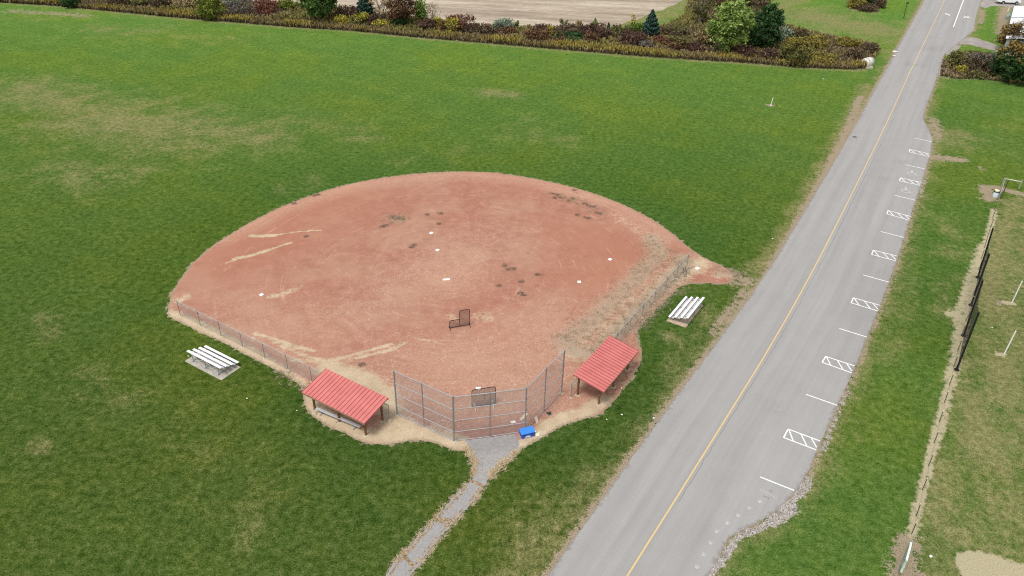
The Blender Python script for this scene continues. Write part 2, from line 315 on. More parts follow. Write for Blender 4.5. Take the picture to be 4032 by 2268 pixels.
bm_ = k.math('ADD', bare, k.math('ADD', k.math('MULTIPLY', k.math('SUBTRACT', k.math('ADD', k.math('MULTIPLY', n3, .6), k.math('MULTIPLY', k.noise(.8, 3, .6), .4)), .5), 2.4), k.math('MULTIPLY', k.math('SUBTRACT', n4, .5), 1.2)))
bcol = k.ramp(k.math('ADD', k.math('MULTIPLY', n4, .7), k.math('MULTIPLY', k.noise(14, 3, .7), .3)), [(.34, (.14,.105,.072)), (.46, (.255,.200,.138)), (.56, (.345,.285,.200)), (.68, (.47,.40,.29))])
c = k.mix(k.mr(bm_, .50, .72), c, bcol)
sm = k.math('ADD', sand, k.math('MULTIPLY', k.math('SUBTRACT', n3, .5), .9))
c = k.mix(k.mr(sm, .45, .7), c, k.ramp(k.noise(10, 4, .7), [(.3, (.27,.235,.145)), (.5, (.395,.35,.225)), (.7, (.50,.45,.30))]))
gm = k.math('ADD', grav, k.math('MULTIPLY', k.math('SUBTRACT', n3, .5), 1.3))
c = k.mix(k.mr(gm, .52, .66), c, k.ramp(k.vor(13, 'Color'), [(.0, (.10,.085,.07)), (.35, (.24,.21,.185)), (.6, (.36,.33,.30)), (.95, (.56,.53,.50))]))
k.bump(k.math('ADD', n4, k.math('MULTIPLY', n3, .6)), .7, .09); TURF = k.out(c, 1, 0, 0)
gme = bpy.data.meshes.new('ground'); gme.from_pydata(np.column_stack([P, np.zeros(len(P))]).tolist(), [], quads.tolist()); gme.materials.append(TURF)
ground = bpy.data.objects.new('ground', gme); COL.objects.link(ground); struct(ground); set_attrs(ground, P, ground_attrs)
# ------------------------------------------------------------------ INFIELD
CLUMPS = [(990,545),(1003,548),(1012,552),(970,567),(962,570),(1042,616),(1036,622),(1104,563),(1108,537),(1075,540),(1280,678),(1270,668),(1292,676),(1312,708),(1255,718),(1310,738),(1318,742),(1353,691),(1390,487),(1404,490),(1412,497),(1440,500),(1432,505),(1470,512),(1480,517),(1492,520),(1502,535),(1510,538),(1452,540),(1480,549),(1474,547),(770,595),(910,917),(790,492),(800,490),(740,512),(1445,478),(1395,498)]
def infield_attrs(P):
    n = len(P); sd = np.zeros(n); wd = np.zeros(n); pale = np.zeros(n); sq = np.full(n, .36); cl = np.zeros(n); red = np.zeros(n)
    B = lambda A, pts, w, s=1.0, so=.8: brush(A, P, [T(*p) for p in pts], w, s, so)
    B(sd, ((425,790),(500,822),(600,872),(700,930),(770,985)), 1.0, 1.0); B(sd, ((424,786),(436,735),(462,690),(520,632),(570,597)), .6, .5)
    B(sd, ((450,765),(560,815),(660,862),(760,912),(800,935)), .5, .5)
    for pts in (((690,862),(750,888),(800,904)),((735,906),(830,908),(900,890),(985,865)),((640,838),(700,857),(780,880)),((720,868),(790,883)),((880,905),(985,880),(1020,862))): B(sd, pts, .28, .9)
    B(sd, ((820,925),(900,945),(965,990),(990,1040),(985,1095)), 1.5, .95); B(sd, ((780,1010),(830,1060),(900,1095),(1000,1100),(1090,1095),(1165,1122),(1180,1130)), 1.3, 1)
    B(sd, ((1010,1060),(1090,1098),(1140,1118)), .9, .95); B(sd, ((1310,1125),(1350,1090),(1400,1062),(1470,1040),(1520,1005)), 1.0, 1); B(sd, ((1520,1005),(1560,960),(1595,910)), .9, .6)
    B(sd, ((1450,965),(1520,925),(1575,880)), 1.3, .62); B(sd, ((632,593),(660,594),(691,592)), .42, 1, .6); B(sd, ((691,592),(745,583),(808,579)), .22, .85, .6)
    B(sd, ((590,651),(636,642),(672,630)), .38, .95, .6); B(sd, ((575,661),(600,650)), .2, .9); B(sd, ((672,630),(733,610)), .26, .9, .6); B(sd, ((530,685),(560,665)), .22, .55); B(sd, ((679,747),(711,739),(754,723)), .6, .75, .9); B(sd, ((770,770),(830,755)), .4, .5); B(sd, ((830,798),(890,780)), .4, .5)
    B(sd, ((1205,795),(1225,800)), 1.2, .65); B(sd, ((1150,805),(1130,790)), .6, .6); B(sd, ((1020,740),(1060,752),(1100,770)), .3, .5); B(sd, ((1045,850),(1120,866)), .3, .6)
    B(sd, ((470,745),(455,755)), .8, .7); B(sd, ((1540,540),(1620,590),(1680,640),(1740,680),(1800,690)), 2.0, .46); B(sd, ((1700,700),(1760,660)), 2.0, .8); B(sd, ((1830,695),(1790,690)), 1.0, .6); B(wd, ((1810,690),(1890,700)), 1.6, .9)
    # weedy right foul line
    B(wd, ((1640,600),(1660,640),(1620,680),(1560,740),(1500,800),(1420,860)), 2.6, .9); B(wd, ((1720,650),(1690,700),(1620,770),(1560,830),(1500,900),(1440,880)), 2.2, .95); B(sd, ((1700,690),(1600,760),(1500,850),(1430,900)), 2.8, .60)
    B(wd, ((1520,760),(1420,840)), 1.5, .7); B(wd, ((975,545),(1020,555)), 1.6, .7); B(wd, ((1390,488),(1510,535)), 1.2, .35); B(wd, ((1800,675),(1870,695)), 1.5, .6); B(wd, ((1720,720),(1640,790),(1600,830)), 1.0, .8); B(wd, ((700,930),(780,985)), 1.2, .6); B(wd, ((780,1020),(900,1095)), .8, .5); B(wd, ((1600,870),(1610,920)), .9, .6)
    for c in CLUMPS: brush(cl, P, [T(*c)], .36, 1, .9)
    B(pale, ((1120,700),(1150,690)), 3.2, .6, 1); B(pale, ((560,600),(700,530),(900,462),(1150,438),(1330,452),(1560,520),(1650,570)), 1.3, .6, 1); B(pale, ((600,790),(760,840)), 4, .35, 1)
    B(pale, ((1150,920),(1300,900)), 5, .3, 1); B(pale, ((1560,540),(1660,600)), 1.5, .5, 1)
    B(red, ((560,640),(700,570),(850,500)), 5, .8, 1); B(red, ((1480,600),(1560,650),(1500,700)), 4.5, .9, 1); B(red, ((1150,870),(1300,850),(1420,800)), 3.5, .5, 1); B(red, ((1080,920),(1170,960)), 2.2, .6, 1); B(red, ((1420,960),(1440,930)), 2.0, .8, 1); B(red, ((1250,450),(1450,480)), 2.5, .5, 1)
    for pts, w, s in ((((560,640),(700,560),(900,490)),7,.35),(((1500,620),(1600,650)),5,.3)):
        d = dpl(P, [T(*p) for p in pts]); sq -= s*np.clip((w*1.5-d)/w, 0, 1)
    B(sq, ((900,780),(1100,640),(1250,600)), 8, .7, 1); B(sq, ((1000,900),(1300,900),(1400,820)), 8, .8, 1); B(sq, ((1000,980),(1150,1000),(1380,980)), 5, 1.0, 1)
    edge = np.clip(1-dpl(P, INF_W+[INF_W[0]])/.8, 0, 1)
    return dict(sand=sd, weed=wd, pale=pale, sq=np.clip(sq, 0, 1), clump=cl, red=red, edge=edge)
k = NT('red_clay'); n1 = k.noise(.12, 3); n2 = k.noise(.7, 4, .6); n3 = k.noise(3, 5, .65); n4 = k.noise(12, 4, .7)
a = {q: k.attr(q) for q in ('sand', 'weed', 'pale', 'sq', 'clump', 'red', 'edge')}
c = k.ramp(k.math('ADD', k.math('MULTIPLY', n2, .5), k.math('MULTIPLY', n3, .5)), [(.34, (.280,.124,.086)), (.5, (.338,.158,.112)), (.66, (.392,.198,.145))])
c = k.mix(k.mr(n1, .4, .65, 0, .6), c, (.40,.235,.165)); c = k.mix(k.mr(k.noise(.4, 4, .6), .50, .68, 0, .55), c, (.30,.140,.090))
c = k.mix(k.math('MULTIPLY', a['red'], .75), c, k.mix(n3, (.330,.135,.085), (.385,.175,.115)))
c = k.mix(k.math('MULTIPLY', a['pale'], k.mr(n3, .3, .65, .35, 1)), c, (.50,.315,.225))
sqn = k.noise(4.2, 2.5, .6, 1.1); ridge = k.math('ABSOLUTE', k.math('SUBTRACT', sqn, .5))
sqm = k.math('MULTIPLY', k.math('SUBTRACT', 1.0, k.mr(ridge, .010, .048)), k.mr(k.math('ADD', a['sq'], k.math('MULTIPLY', k.math('SUBTRACT', k.noise(1.1, 3), .5), 1.8)), .35, .85))
sq2 = k.noise(7.5, 2, .6, 1.6, k.rot(.5, (1, .45, 1))); sqm2 = k.math('MULTIPLY', k.math('SUBTRACT', 1.0, k.mr(k.math('ABSOLUTE', k.math('SUBTRACT', sq2, .53)), .004, .035)), k.mr(k.math('ADD', a['sq'], k.math('MULTIPLY', k.math('SUBTRACT', k.noise(.8, 3), .5), 1.6)), .5, .9))
c = k.mix(k.math('MULTIPLY', k.math('MAXIMUM', sqm, sqm2), .78), c, (.565,.37,.272))
_c = T(1120, 690); vm = k.n('ShaderNodeVectorMath'); vm.operation = 'SUBTRACT'; k.l(k.pos, vm.inputs[0]); vm.inputs[1].default_value = _c; sx = k.n('ShaderNodeSeparateXYZ'); k.l(vm.outputs[0], sx.inputs[0])
ln = k.math('SQRT', k.math('ADD', k.math('MULTIPLY', sx.outputs[0], sx.outputs[0]), k.math('MULTIPLY', sx.outputs[1], sx.outputs[1]))); an = k.math('ARCTAN2', sx.outputs[1], sx.outputs[0]); cv = k.n('ShaderNodeCombineXYZ'); k.l(k.math('MULTIPLY', ln, 2.4), cv.inputs[0]); k.l(k.math('MULTIPLY', an, 2.0), cv.inputs[1])
arc = k.noise(1.0, 3, .6, .35, cv.outputs[0]); c = k.mix(k.math('MULTIPLY', k.mr(arc, .56, .66), k.mr(k.noise(.35, 3), .45, .65, .0, .38)), c, (.50,.33,.24)); c = k.mix(k.math('MULTIPLY', k.mr(arc, .44, .34), .18), c, (.27,.125,.08))
sm = k.math('ADD', a['sand'], k.math('ADD', k.math('MULTIPLY', k.math('SUBTRACT', n3, .5), .9), k.math('MULTIPLY', k.math('SUBTRACT', n2, .5), .6)))
scol = k.ramp(k.math('ADD', k.math('MULTIPLY', n4, .65), k.math('MULTIPLY', n2, .35)), [(.34, (.31,.24,.155)), (.48, (.455,.365,.245)), (.62, (.58,.485,.345))])
c = k.mix(k.mr(sm, .40, .85, 0, .9), c, scol)
wm = k.math('ADD', k.math('MULTIPLY', a['weed'], .56), k.math('ADD', k.math('MULTIPLY', n3, .55), k.math('MULTIPLY', n4, .35)))
c = k.mix(k.mr(wm, .80, 1.02, 0, .85), c, k.ramp(n4, [(.34, (.16,.125,.09)), (.48, (.30,.245,.175)), (.64, (.50,.42,.30))]))
ed = k.math('ADD', a['edge'], k.math('MULTIPLY', k.math('SUBTRACT', n3, .5), 1.4)); c = k.mix(k.mr(ed, .55, .95, 0, .85), c, k.ramp(n4, [(.32, (.14,.105,.075)), (.5, (.27,.205,.145)), (.68, (.42,.34,.24))]))
cm = k.math('ADD', a['clump'], k.math('ADD', k.math('MULTIPLY', k.math('SUBTRACT', n3, .5), 1.3), k.math('MULTIPLY', k.math('SUBTRACT', n4, .5), 1.4))); c = k.mix(k.mr(cm, .42, .64, 0, .9), c, (.105,.062,.044))
k.bump(k.math('ADD', n4, k.math('MULTIPLY', k.math('MAXIMUM', sqm, sqm2), .8)), .5, .03); CLAY = k.out(c, .95, 0, .1)
bnd = resample(smooth_poly(INF_W, 1), .22, .045)
infield = struct(sheet('infield', bnd, .008, .33, CLAY, infield_attrs))
# ------------------------------------------------------------------ ROAD
ROADP = smooth_poly(RLW, 1, False)+list(reversed(smooth_poly(RRW, 1, False)))
STAIN = [((3430,1249),.7),((3470,700),.9),((3560,640),.8),((3290,1420),.9),((3385,1195),.8),((3440,1003),.8),((3545,712),.8),((3585,600),.8),((3665,190),3),((3600,255),2),((3060,1600),.5)]
def road_attrs(P):
    st = np.zeros(len(P))
    for p, r in STAIN: blob(st, P, G(*p), r, .8, .6)
    return dict(lat=dpl(P, RLW), stain=st, edge=np.clip(1-np.minimum(dpl(P, RLW), dpl(P, RRW[:-1]))/.5, 0, 1))
k = NT('worn_asphalt'); n2 = k.noise(.35, 4, .6); n4 = k.noise(16, 4, .75); lat = k.attr('lat')
cx = k.n('ShaderNodeCombineXYZ'); k.l(lat, cx.inputs[0]); sp = k.n('ShaderNodeSeparateXYZ'); k.l(k.pos, sp.inputs[0]); k.l(k.math('MULTIPLY', sp.outputs[1], .035), cx.inputs[1])
lane = k.noise(1.0, 4, .6, 0, cx.outputs[0])
c = k.ramp(k.math('ADD', k.math('MULTIPLY', lane, .75), k.math('MULTIPLY', n2, .25)), [(.33, (.292,.285,.280)), (.5, (.325,.318,.312)), (.68, (.358,.351,.344))])
c = k.mix(k.math('MULTIPLY', k.mr(n4, .25, .75), .5), k.mix(1, c, (.84,.84,.84), 'MULTIPLY'), k.mix(1, c, (1.16,1.16,1.16), 'MULTIPLY'))
sv = k.vor(2.2, 'Distance'); c = k.mix(k.mr(sv, .035, .06, .55, 0), c, (.12,.12,.12))
c = k.mix(k.math('MULTIPLY', k.attr('stain'), k.mr(k.noise(1.6, 4, .7), .38, .6, 0, .55)), c, (.17,.165,.16))
c = k.mix(k.mr(k.math('ADD', k.attr('edge'), k.math('MULTIPLY', k.math('SUBTRACT', k.noise(2.5, 4, .7), .5), 1.1)), .7, 1.05, 0, .75), c, (.19,.17,.155))
k.bump(n4, .25, .01); ASPH = k.out(c, .9, 0, .2)
road = struct(sheet('road', resample(ROADP, .5, .02), .016, 1.2, ASPH, road_attrs))
k = NT('road_paint_white'); WHITE_P = k.out(k.mix(k.mr(k.noise(9, 4, .75), .34, .5), (.50,.50,.49), (.80,.80,.78)), .7)
k = NT('road_paint_yellow'); YEL_P = k.out(k.mix(k.mr(k.noise(6, 4, .75), .30, .5), (.40,.36,.26), (.60,.44,.20)), .7)
k = NT('faded_paint'); FADE_P = k.out(k.mix(k.mr(k.noise(14, 4, .75), .38, .55), (.33,.32,.31), (.50,.50,.485)), .8)
CRACK = plain('tar_crack', (.16,.16,.155), .9); PALEINK = plain('pale_chalk', (.52,.45,.42), .9); DARKINK = plain('dark_chalk', (.17,.16,.16), .9)
def strip(mb, pts, w, z=.020):
    pts = [Vector((p[0], p[1])) for p in pts]; L = []; Rr = []
    for i, p in enumerate(pts):
        d = (pts[min(i+1, len(pts)-1)]-pts[max(i-1, 0)]).normalized(); n_ = Vector((-d.y, d.x))*w/2; L.append(p+n_); Rr.append(p-n_)
    o = len(mb.v); m = len(pts); mb.v += [(p.x, p.y, z) for p in L+Rr]; mb.f += [(o+m+i, o+m+i+1, o+i+1, o+i) for i in range(m-1)]; return mb
def flat(mb, poly, z=.020):
    n_ = len(poly); a_ = sum(poly[i][0]*poly[(i+1) % n_][1]-poly[(i+1) % n_][0]*poly[i][1] for i in range(n_))
    if a_ < 0: poly = poly[::-1]
    return mb.add([(p[0], p[1], z) for p in poly], [tuple(range(n_))])
YW = [G(*p) for p in YEL]; YW = [YW[0]+(YW[0]-YW[1]).normalized()*25]+YW+[YW[-1]+(YW[-1]-YW[-2]).normalized()*250]
obj('centre_line', strip(MB(), resample(smooth_poly(YW, 2, False), 2, 0, False), .13), YEL_P, road)
crk = resample(smooth_poly([G(x+18, y) for x, y in YEL[2:8]], 2, False), .5, .03, False); obj('crack', strip(MB(), crk, .035), CRACK, road)
wl = [G(3754,107), G(3793.5,0)]; wl.append(wl[-1]+(wl[-1]-wl[0]).normalized()*60); obj('lane_line', strip(MB(), wl, .2), WHITE_P, road)
LINES = [((2993,1878.6),(3127,1932)),((3174.2,1553.4),(3296,1596.5)),((3305,1294),(3414,1328)),((3397.8,1082.8),(3500,1111.5)),((3467.3,911.9),(3560,935.5)),((3520.7,768.5),(3605,789)),((3563.8,648.4),(3643.5,666)),((3598.3,543.5),(3671,559))]
HATCH = [((3103.1,1690.1),(3229,1737),(3214,1772),(3085.3,1723.5)),((3251.2,1403.9),(3364,1441),(3353,1468.5),(3236.8,1427.2)),((3360.1,1172.9),(3466,1203),(3457,1225),(3351.2,1193.1)),((3438.6,985.4),(3534,1009),(3528,1028),(3431.9,1002.5)),((3497,829),(3588,853),(3583,868),(3492,843)),((3545.9,700.2),(3629,719),(3623,730),(3541.4,712.9)),((3582.8,588.7),(3664.5,607),(3659.5,617),(3579.4,599.1))]
for a_, b_ in LINES: obj('parking_line', strip(MB(), [G(*a_), G(*b_)], .12), WHITE_P, road)
for q in HATCH:
    tl, tr, br, bl = (G(*p) for p in q); m = MB(); lw = .12
    strip(m, [tl, tr], lw); strip(m, [bl, br], lw, .021); strip(m, [tl, bl], lw, .022)
    for f0, f1 in ((.02, .30), (.40, .72)): strip(m, [tl.lerp(tr, f0), bl.lerp(br, f1)], lw*.9, .023)
    strip(m, [tl.lerp(tr, .72), tl.lerp(tr, .98).lerp(bl.lerp(br, .98), .75)], lw*.9, .023)
    obj('hatched_box', m, WHITE_P, road)
AZ = Z = lambda x, y: G(3680+.06988*x, 20+.06988*y)
obj('turn_arrow', flat(flat(MB(), [Z(550,492), Z(725,475), Z(700,500), Z(690,520), Z(655,542)]), [Z(690,505), Z(712,495), Z(810,530), Z(865,575), Z(850,598), Z(790,590), Z(785,565), Z(700,528)], .0205), WHITE_P, road)
obj('turn_arrow', flat(flat(MB(), [Z(2010,692), Z(1860,643), Z(1840,672), Z(1825,690), Z(1815,716)]), [Z(1615,712), Z(1655,660), Z(1720,648), Z(1845,658), Z(1835,690), Z(1720,688), Z(1705,716)], .0205), WHITE_P, road)
PDIR = (G(3520.7,768.5)-G(3563.8,648.4)); UPD = -PDIR.normalized(); RTD = Vector((UPD.y, -UPD.x, 0))
for cpx in ((3592,682),(3568,750.5)):
    c0 = G(*cpx); m = MB(); pt = lambda x, y: c0+RTD*x+UPD*y
    strip(m, [pt(-.05+.52*math.cos(t), -.22+.52*math.sin(t)) for t in [R(100+i*15) for i in range(18)]], .13)
    strip(m, [pt(-.12, .75), pt(-.08, .05)], .24, .021); strip(m, [pt(-.1, .28), pt(.35, .28)], .12, .022); strip(m, [pt(-.12, .05), pt(.42, .05), pt(.68, -.55), pt(.88, -.5)], .14, .023)
    flat(m, [pt(-.12+.16*math.cos(t), .95+.16*math.sin(t)) for t in [R(i*40) for i in range(9)]], .022)
    obj('wheelchair_symbol', m, FADE_P, road)
PAWS = [(2991.7,1975),(2950,2001.6),(2906,2029.8),(2864.5,2060),(2822,2093.5),(2798.4,2138.5),(2770.5,2184),(2744,2233)]
for i, p in enumerate(PAWS):
    c0 = G(*p); q = G(*PAWS[min(i+1, 7)])-G(*PAWS[max(i-1, 0)]) ; ang = math.atan2(q.y, q.x)+math.pi; m = MB()
    def ov(x, y, a_, b_, z):
        ca, sa = math.cos(ang), math.sin(ang); flat(m, [(c0.x+ca*(x+a_*math.cos(t))-sa*(y+b_*math.sin(t)), c0.y+sa*(x+a_*math.cos(t))+ca*(y+b_*math.sin(t))) for t in [R(j*30) for j in range(12)]], z)
    ov(-.06, 0, .09, .12, .020)
    for tx, ty in ((.07, -.14), (.13, -.05), (.13, .05), (.07, .14)): ov(tx, ty, .055, .038, .021)
    obj('paw_print', m, FADE_P, road)
def text(s, pos, ang, size, mat, spacing=1.0):
    cu = bpy.data.curves.new('t', 'FONT'); cu.body = s; cu.size = size; cu.align_x = 'CENTER'; cu.align_y = 'CENTER'; cu.space_character = spacing; cu.offset = size*.015
    to = bpy.data.objects.new('t', cu); COL.objects.link(to); bpy.context.view_layer.update()
    me = bpy.data.meshes.new_from_object(to.evaluated_get(bpy.context.evaluated_depsgraph_get())); bpy.data.objects.remove(to)
    ca, sa = math.cos(ang), math.sin(ang); m = MB(); m.v = [(pos.x+ca*v.co.x-sa*v.co.y, pos.y+sa*v.co.x+ca*v.co.y, .021) for v in me.vertices]; m.f = [tuple(p.vertices) for p in me.polygons]
    obj('lettering', m, mat, road)
ta = G(3024,1962)-G(3008,1954); ta = math.atan2(ta.y, ta.x)
text('2024', G(3016,1958), ta, .22, DARKINK, 1.1); text('SR', G(3034,1933.5), ta, .22, DARKINK, 1.2); text('SENIORS', G(3025,1945.5), ta, .22, PALEINK, 1.75)
# ------------------------------------------------------------------ PATH, LOT, DRIVE, CROP FIELD
PLW = [G(*p) for p in PL]; PRW = [G(*p) for p in PR]; PLW.append(PLW[-1]+(PLW[-1]-PLW[-3]).normalized()*9); PRW.append(PRW[-1]+(PRW[-1]-PRW[-3]).normalized()*9)
SEAMS = [((1858,1895),(1902,1914)),((1720,2052),(1775,2066)),((1585,2183),(1628,2228)),((1700,2040),(1780,2050))]
def path_attrs(P):
    w = np.zeros(len(P)); dl, dr = dpl(P, PLW), dpl(P, PRW); u = dl/(dl+dr+1e-6)
    low = np.clip((G(1880, 1905).y+.2-P[:, 1])/.8, 0, 1)
    w = np.maximum(w, low*1.0*np.exp(-((u-.17)/.08)**2)); w = np.maximum(w, low*.9*np.exp(-((u-.84)/.07)**2)); w = np.maximum(w, .36*np.exp(-(np.minimum(dl, dr)/.2)**2)); w = np.maximum(w, low*.3)
    for a_, b_ in SEAMS: brush(w, P, [G(*a_), G(*b_)], .2, 1, .9)
    pt = np.zeros(len(P)); brush(pt, P, [G(1880,1760), G(2000,1745), G(2030,1720)], .8, 1, .7)
    return dict(weed=w, low=low, patch=pt)
k = NT('cracked_path'); n3 = k.noise(3, 5, .7); n4 = k.noise(14, 4, .75); low = k.attr('low')
c = k.mix(low, k.ramp(k.math('ADD', k.math('MULTIPLY', n4, .5), k.math('MULTIPLY', n3, .5)), [(.34, (.215,.205,.20)), (.5, (.30,.288,.28)), (.66, (.39,.375,.365))]), k.ramp(n4, [(.3, (.20,.195,.19)), (.5, (.285,.278,.275)), (.7, (.385,.375,.37))]))
c = k.mix(k.math('MULTIPLY', k.attr('patch'), .45), c, (.22,.205,.20))
ck = k.vor(1.1, 'Distance', k.scaled((1, 1, 1)), 'DISTANCE_TO_EDGE'); c = k.mix(k.mr(ck, .004, .02, .35, 0), c, (.12,.11,.10))
wm = k.math('ADD', k.attr('weed'), k.math('MULTIPLY', k.math('SUBTRACT', n3, .5), 1.5)); c = k.mix(k.mr(wm, .55, .72, 0, .95), c, k.ramp(k.noise(5, 4, .7), [(.34, (.07,.08,.025)), (.45, (.20,.14,.08)), (.55, (.33,.235,.15)), (.68, (.52,.42,.29))]))
k.bump(n4, .4, .015); PATHM = k.out(c, .95, 0, .1)
struct(sheet('path', resample(PLW+PRW[::-1], .18, .05), .014, .16, PATHM, path_attrs))
k = NT('gravel_drive'); GRAV = k.out(k.ramp(k.math('ADD', k.math('MULTIPLY', k.noise(9, 4, .75), .6), k.math('MULTIPLY', k.noise(.6, 3), .4)), [(.34, (.19,.17,.155)), (.5, (.30,.275,.255)), (.66, (.43,.41,.385))]), .95, 0, .1)
struct(sheet('driveway', resample(smooth_poly(DRIVE, 1), .4, .06), .012, 1.5, GRAV)); struct(sheet('gravel_lot', resample(LOT, .8, .06), .012, 4, GRAV))
k = NT('stubble'); n2 = k.noise(.12, 4, .6, 0, k.rot(R(4), (.25, 1.6, 1))); n3 = k.noise(1.3, 5, .7, 0, k.rot(R(4), (.35, 1.4, 1))); n4 = k.noise(3, 4, .75)
c = k.ramp(k.math('ADD', k.math('MULTIPLY', n2, .5), k.math('ADD', k.math('MULTIPLY', n3, .3), k.math('MULTIPLY', n4, .2))), [(.40, (.22,.175,.13)), (.47, (.31,.255,.195)), (.53, (.395,.335,.26)), (.61, (.55,.48,.385))])
k.bump(n4, .6, .1); STUB = k.out(c, .95, 0, .1)
struct(sheet('crop_field', resample(FIELD, 3, .35), .012, 12, STUB))
# ------------------------------------------------------------------ shared materials
GALV = plain('galvanised_steel', (.35,.365,.38), .45, .15, .10); GALVD = plain('galvanised_steel_dull', (.25,.27,.29), .5, .3, .15)
ALU = plain('aluminium_plank', (.76,.76,.76), .38, .0, .03, 2); ALUD = plain('aluminium_grey', (.50,.51,.52), .4, .2, .1)
WOOD = plain('stained_timber', (.17,.085,.040), .8, 0, .3, 5); WOODG = plain('weathered_timber', (.26,.19,.125), .9, 0, .25, 6); PLY = plain('pale_board', (.62,.50,.38), .8, 0, .15, 5)
CONC = plain('concrete', (.38,.35,.30), .9, 0, .18, 2.5); FOOT = plain('footing_concrete', (.45,.38,.27), .95, 0, .2, 6); BLACK = plain('black_steel', (.012,.012,.013), .5, 0, .2); PAD = plain('black_padding', (.009,.009,.010), .8, 0, .3)
RUST = plain('rusty_steel', (.13,.075,.05), .8, .1, .35, 8); PIPEG = plain('dull_pipe', (.33,.28,.24), .7, .1, .2, 8); WHITE = plain('white_plastic', (.82,.82,.80), .5, 0, .05); OFFW = plain('white_pvc', (.76,.77,.74), .5, 0, .06)
BLUE = plain('blue_plastic', (.042,.215,.66), .38, 0, .10, 4, .5); BLUED = plain('dark_blue_plastic', (.008,.014,.10), .5); BAG = plain('cream_bag', (.70,.62,.46), .6, 0, .12, 6); TYRE = plain('tyre_rubber', (.015,.015,.016), .8); GLASS = plain('dark_glass', (.02,.025,.03), .1, 0, .1, 2, .6)
k = NT('red_roof_metal'); ROOF = k.out(k.mix(k.mr(k.noise(1.1, 4, .6), .3, .7), (.49,.142,.132), (.555,.172,.160)), k.mr(k.noise(2, 3), .3, .7, .38, .55), 0, .45)
SEAM = plain('roof_seam', (.24,.020,.020), .75, 0, .1)
def mesh_mat(name, col, pitch, half, rough=.5, metal=.3, base=0.0):
    k = NT(name); uv = k.n('ShaderNodeTexCoord').outputs['UV']; sp = k.n('ShaderNodeSeparateXYZ'); k.l(uv, sp.inputs[0])
    ws = []
    for op in ('ADD', 'SUBTRACT'):
        q = k.math('MULTIPLY', k.math(op, sp.outputs[0], sp.outputs[1]), 1/pitch); q = k.math('ABSOLUTE', k.math('SUBTRACT', k.math('FRACT', q), .5)); ws.append(k.math('LESS_THAN', q, half/pitch))
    al = k.math('MAXIMUM', k.math('MAXIMUM', *ws), base); k.l(al, k.b.inputs['Alpha']); return k.out(col, rough, metal, .3)
LINK = mesh_mat('chain_link', (.36,.365,.38), .085, .0064); NETD = mesh_mat('dark_net', (.035,.034,.036), .06, .0065, .9, 0); NETB = mesh_mat('black_net', (.02,.02,.02), .06, .008, .9, 0, .42); WIRE = mesh_mat('thin_wire_net', (.28,.28,.26), .09, .004)
def quadmesh(name, quads, mat, parent):
    mb = MB(); uvs = []
    for a_, b_, z0, z1 in quads:
        L = (Vector((b_[0], b_[1]))-Vector((a_[0], a_[1]))).length; mb.add([(a_[0], a_[1], z0), (b_[0], b_[1], z0), (b_[0], b_[1], z1), (a_[0], a_[1], z1)], [(0, 1, 2, 3)]); uvs += [(0, z0), (L, z0), (L, z1), (0, z1)]
    return obj(name, mb, mat, parent, uvs=uvs)
# ------------------------------------------------------------------ FOUL LINE FENCES
def foul_fence(label, start, end, nposts, h, foot):
    a_ = Vector((*start, 0)); b_ = Vector((*end, 0)); t = thing('chain_link_fence', label, 'fence', a_)
    pts = [a_.lerp(b_, i/(nposts-1)) for i in range(nposts)]
    for i, p in enumerate(pts):
        r = .038 if i in (0, nposts-1) else .030; po = obj('post', MB().tube(p, p+Vector((0, 0, h+.03)), r).lathe(p+Vector((0, 0, h+.03)), [(r*1.2, 0), (r*1.1, .03), (.01, .05)], 8), GALVD, t)
        obj('footing', MB().lathe(p+Vector((.02, -.02, 0)), [(.17*foot, 0), (.16*foot, .03), (.10*foot, .055), (.02, .06)], 9), FOOT, po)
    for p, q in zip(pts, pts[1:]): obj('top_rail', MB().tube(p+Vector((0, 0, h)), q+Vector((0, 0, h)), .034), GALV, t)
    off = (b_-a_).normalized().cross(Vector((0, 0, 1)))*-.03
    quadmesh('chain_link_mesh', [(p+off, q+off, .04, h-.01) for p, q in zip(pts, pts[1:])], LINK, t)
    return pts
sc2 = lambda x, y: (x*SC, y*SC)
foul_fence('low chain link fence along the left foul line, ending under the left dugout roof', sc2(-24.271, 46.095), sc2(-7.38, 35.61), 10, 1.80, 1.1)
foul_fence('low chain link fence along the weedy right foul line, beside the road side bleacher', sc2(14.453, 54.978), sc2(4.01, 38.26), 10, 1.72, .8)
# ------------------------------------------------------------------ BACKSTOP
r3 = lambda x, y: G(1500+.31056*x, 1350+.31056*y)
BP = [r3(205,912), r3(545,1070), r3(925,1250), r3(1380,1195), r3(1822,1130), r3(2066,868), r3(2288,637)]; BH = 4.88
bs = thing('backstop', 'tall three sided chain link backstop behind home plate', 'backstop', BP[3])
for i, p in enumerate(BP):
    big = i in (0, 2, 4, 6); r = .062 if big else .045; po = obj('post', MB().tube(p, p+Vector((0, 0, BH+.05)), r, n=10).lathe(p+Vector((0, 0, BH+.05)), [(r*1.15, 0), (r*1.1, .05), (.01, .09)], 10), GALVD, bs)
    if big: obj('footing', MB().lathe(p, [(.22, 0), (.21, .03), (.12, .06), (.02, .06)], 10), FOOT, po)
for p, q in zip(BP, BP[1:]):
    for j, fz in enumerate((.018, .22, .478, .73, 1.0)): obj('rail', MB().tube(p+Vector((0, 0, BH*fz)), q+Vector((0, 0, BH*fz)), .040 if j == 4 else .032), GALV, bs)
quadmesh('chain_link_mesh', [(p+Vector((0, .06, 0)), q+Vector((0, .06, 0)), .05, BH-.02) for p, q in zip(BP, BP[1:])], LINK, bs)
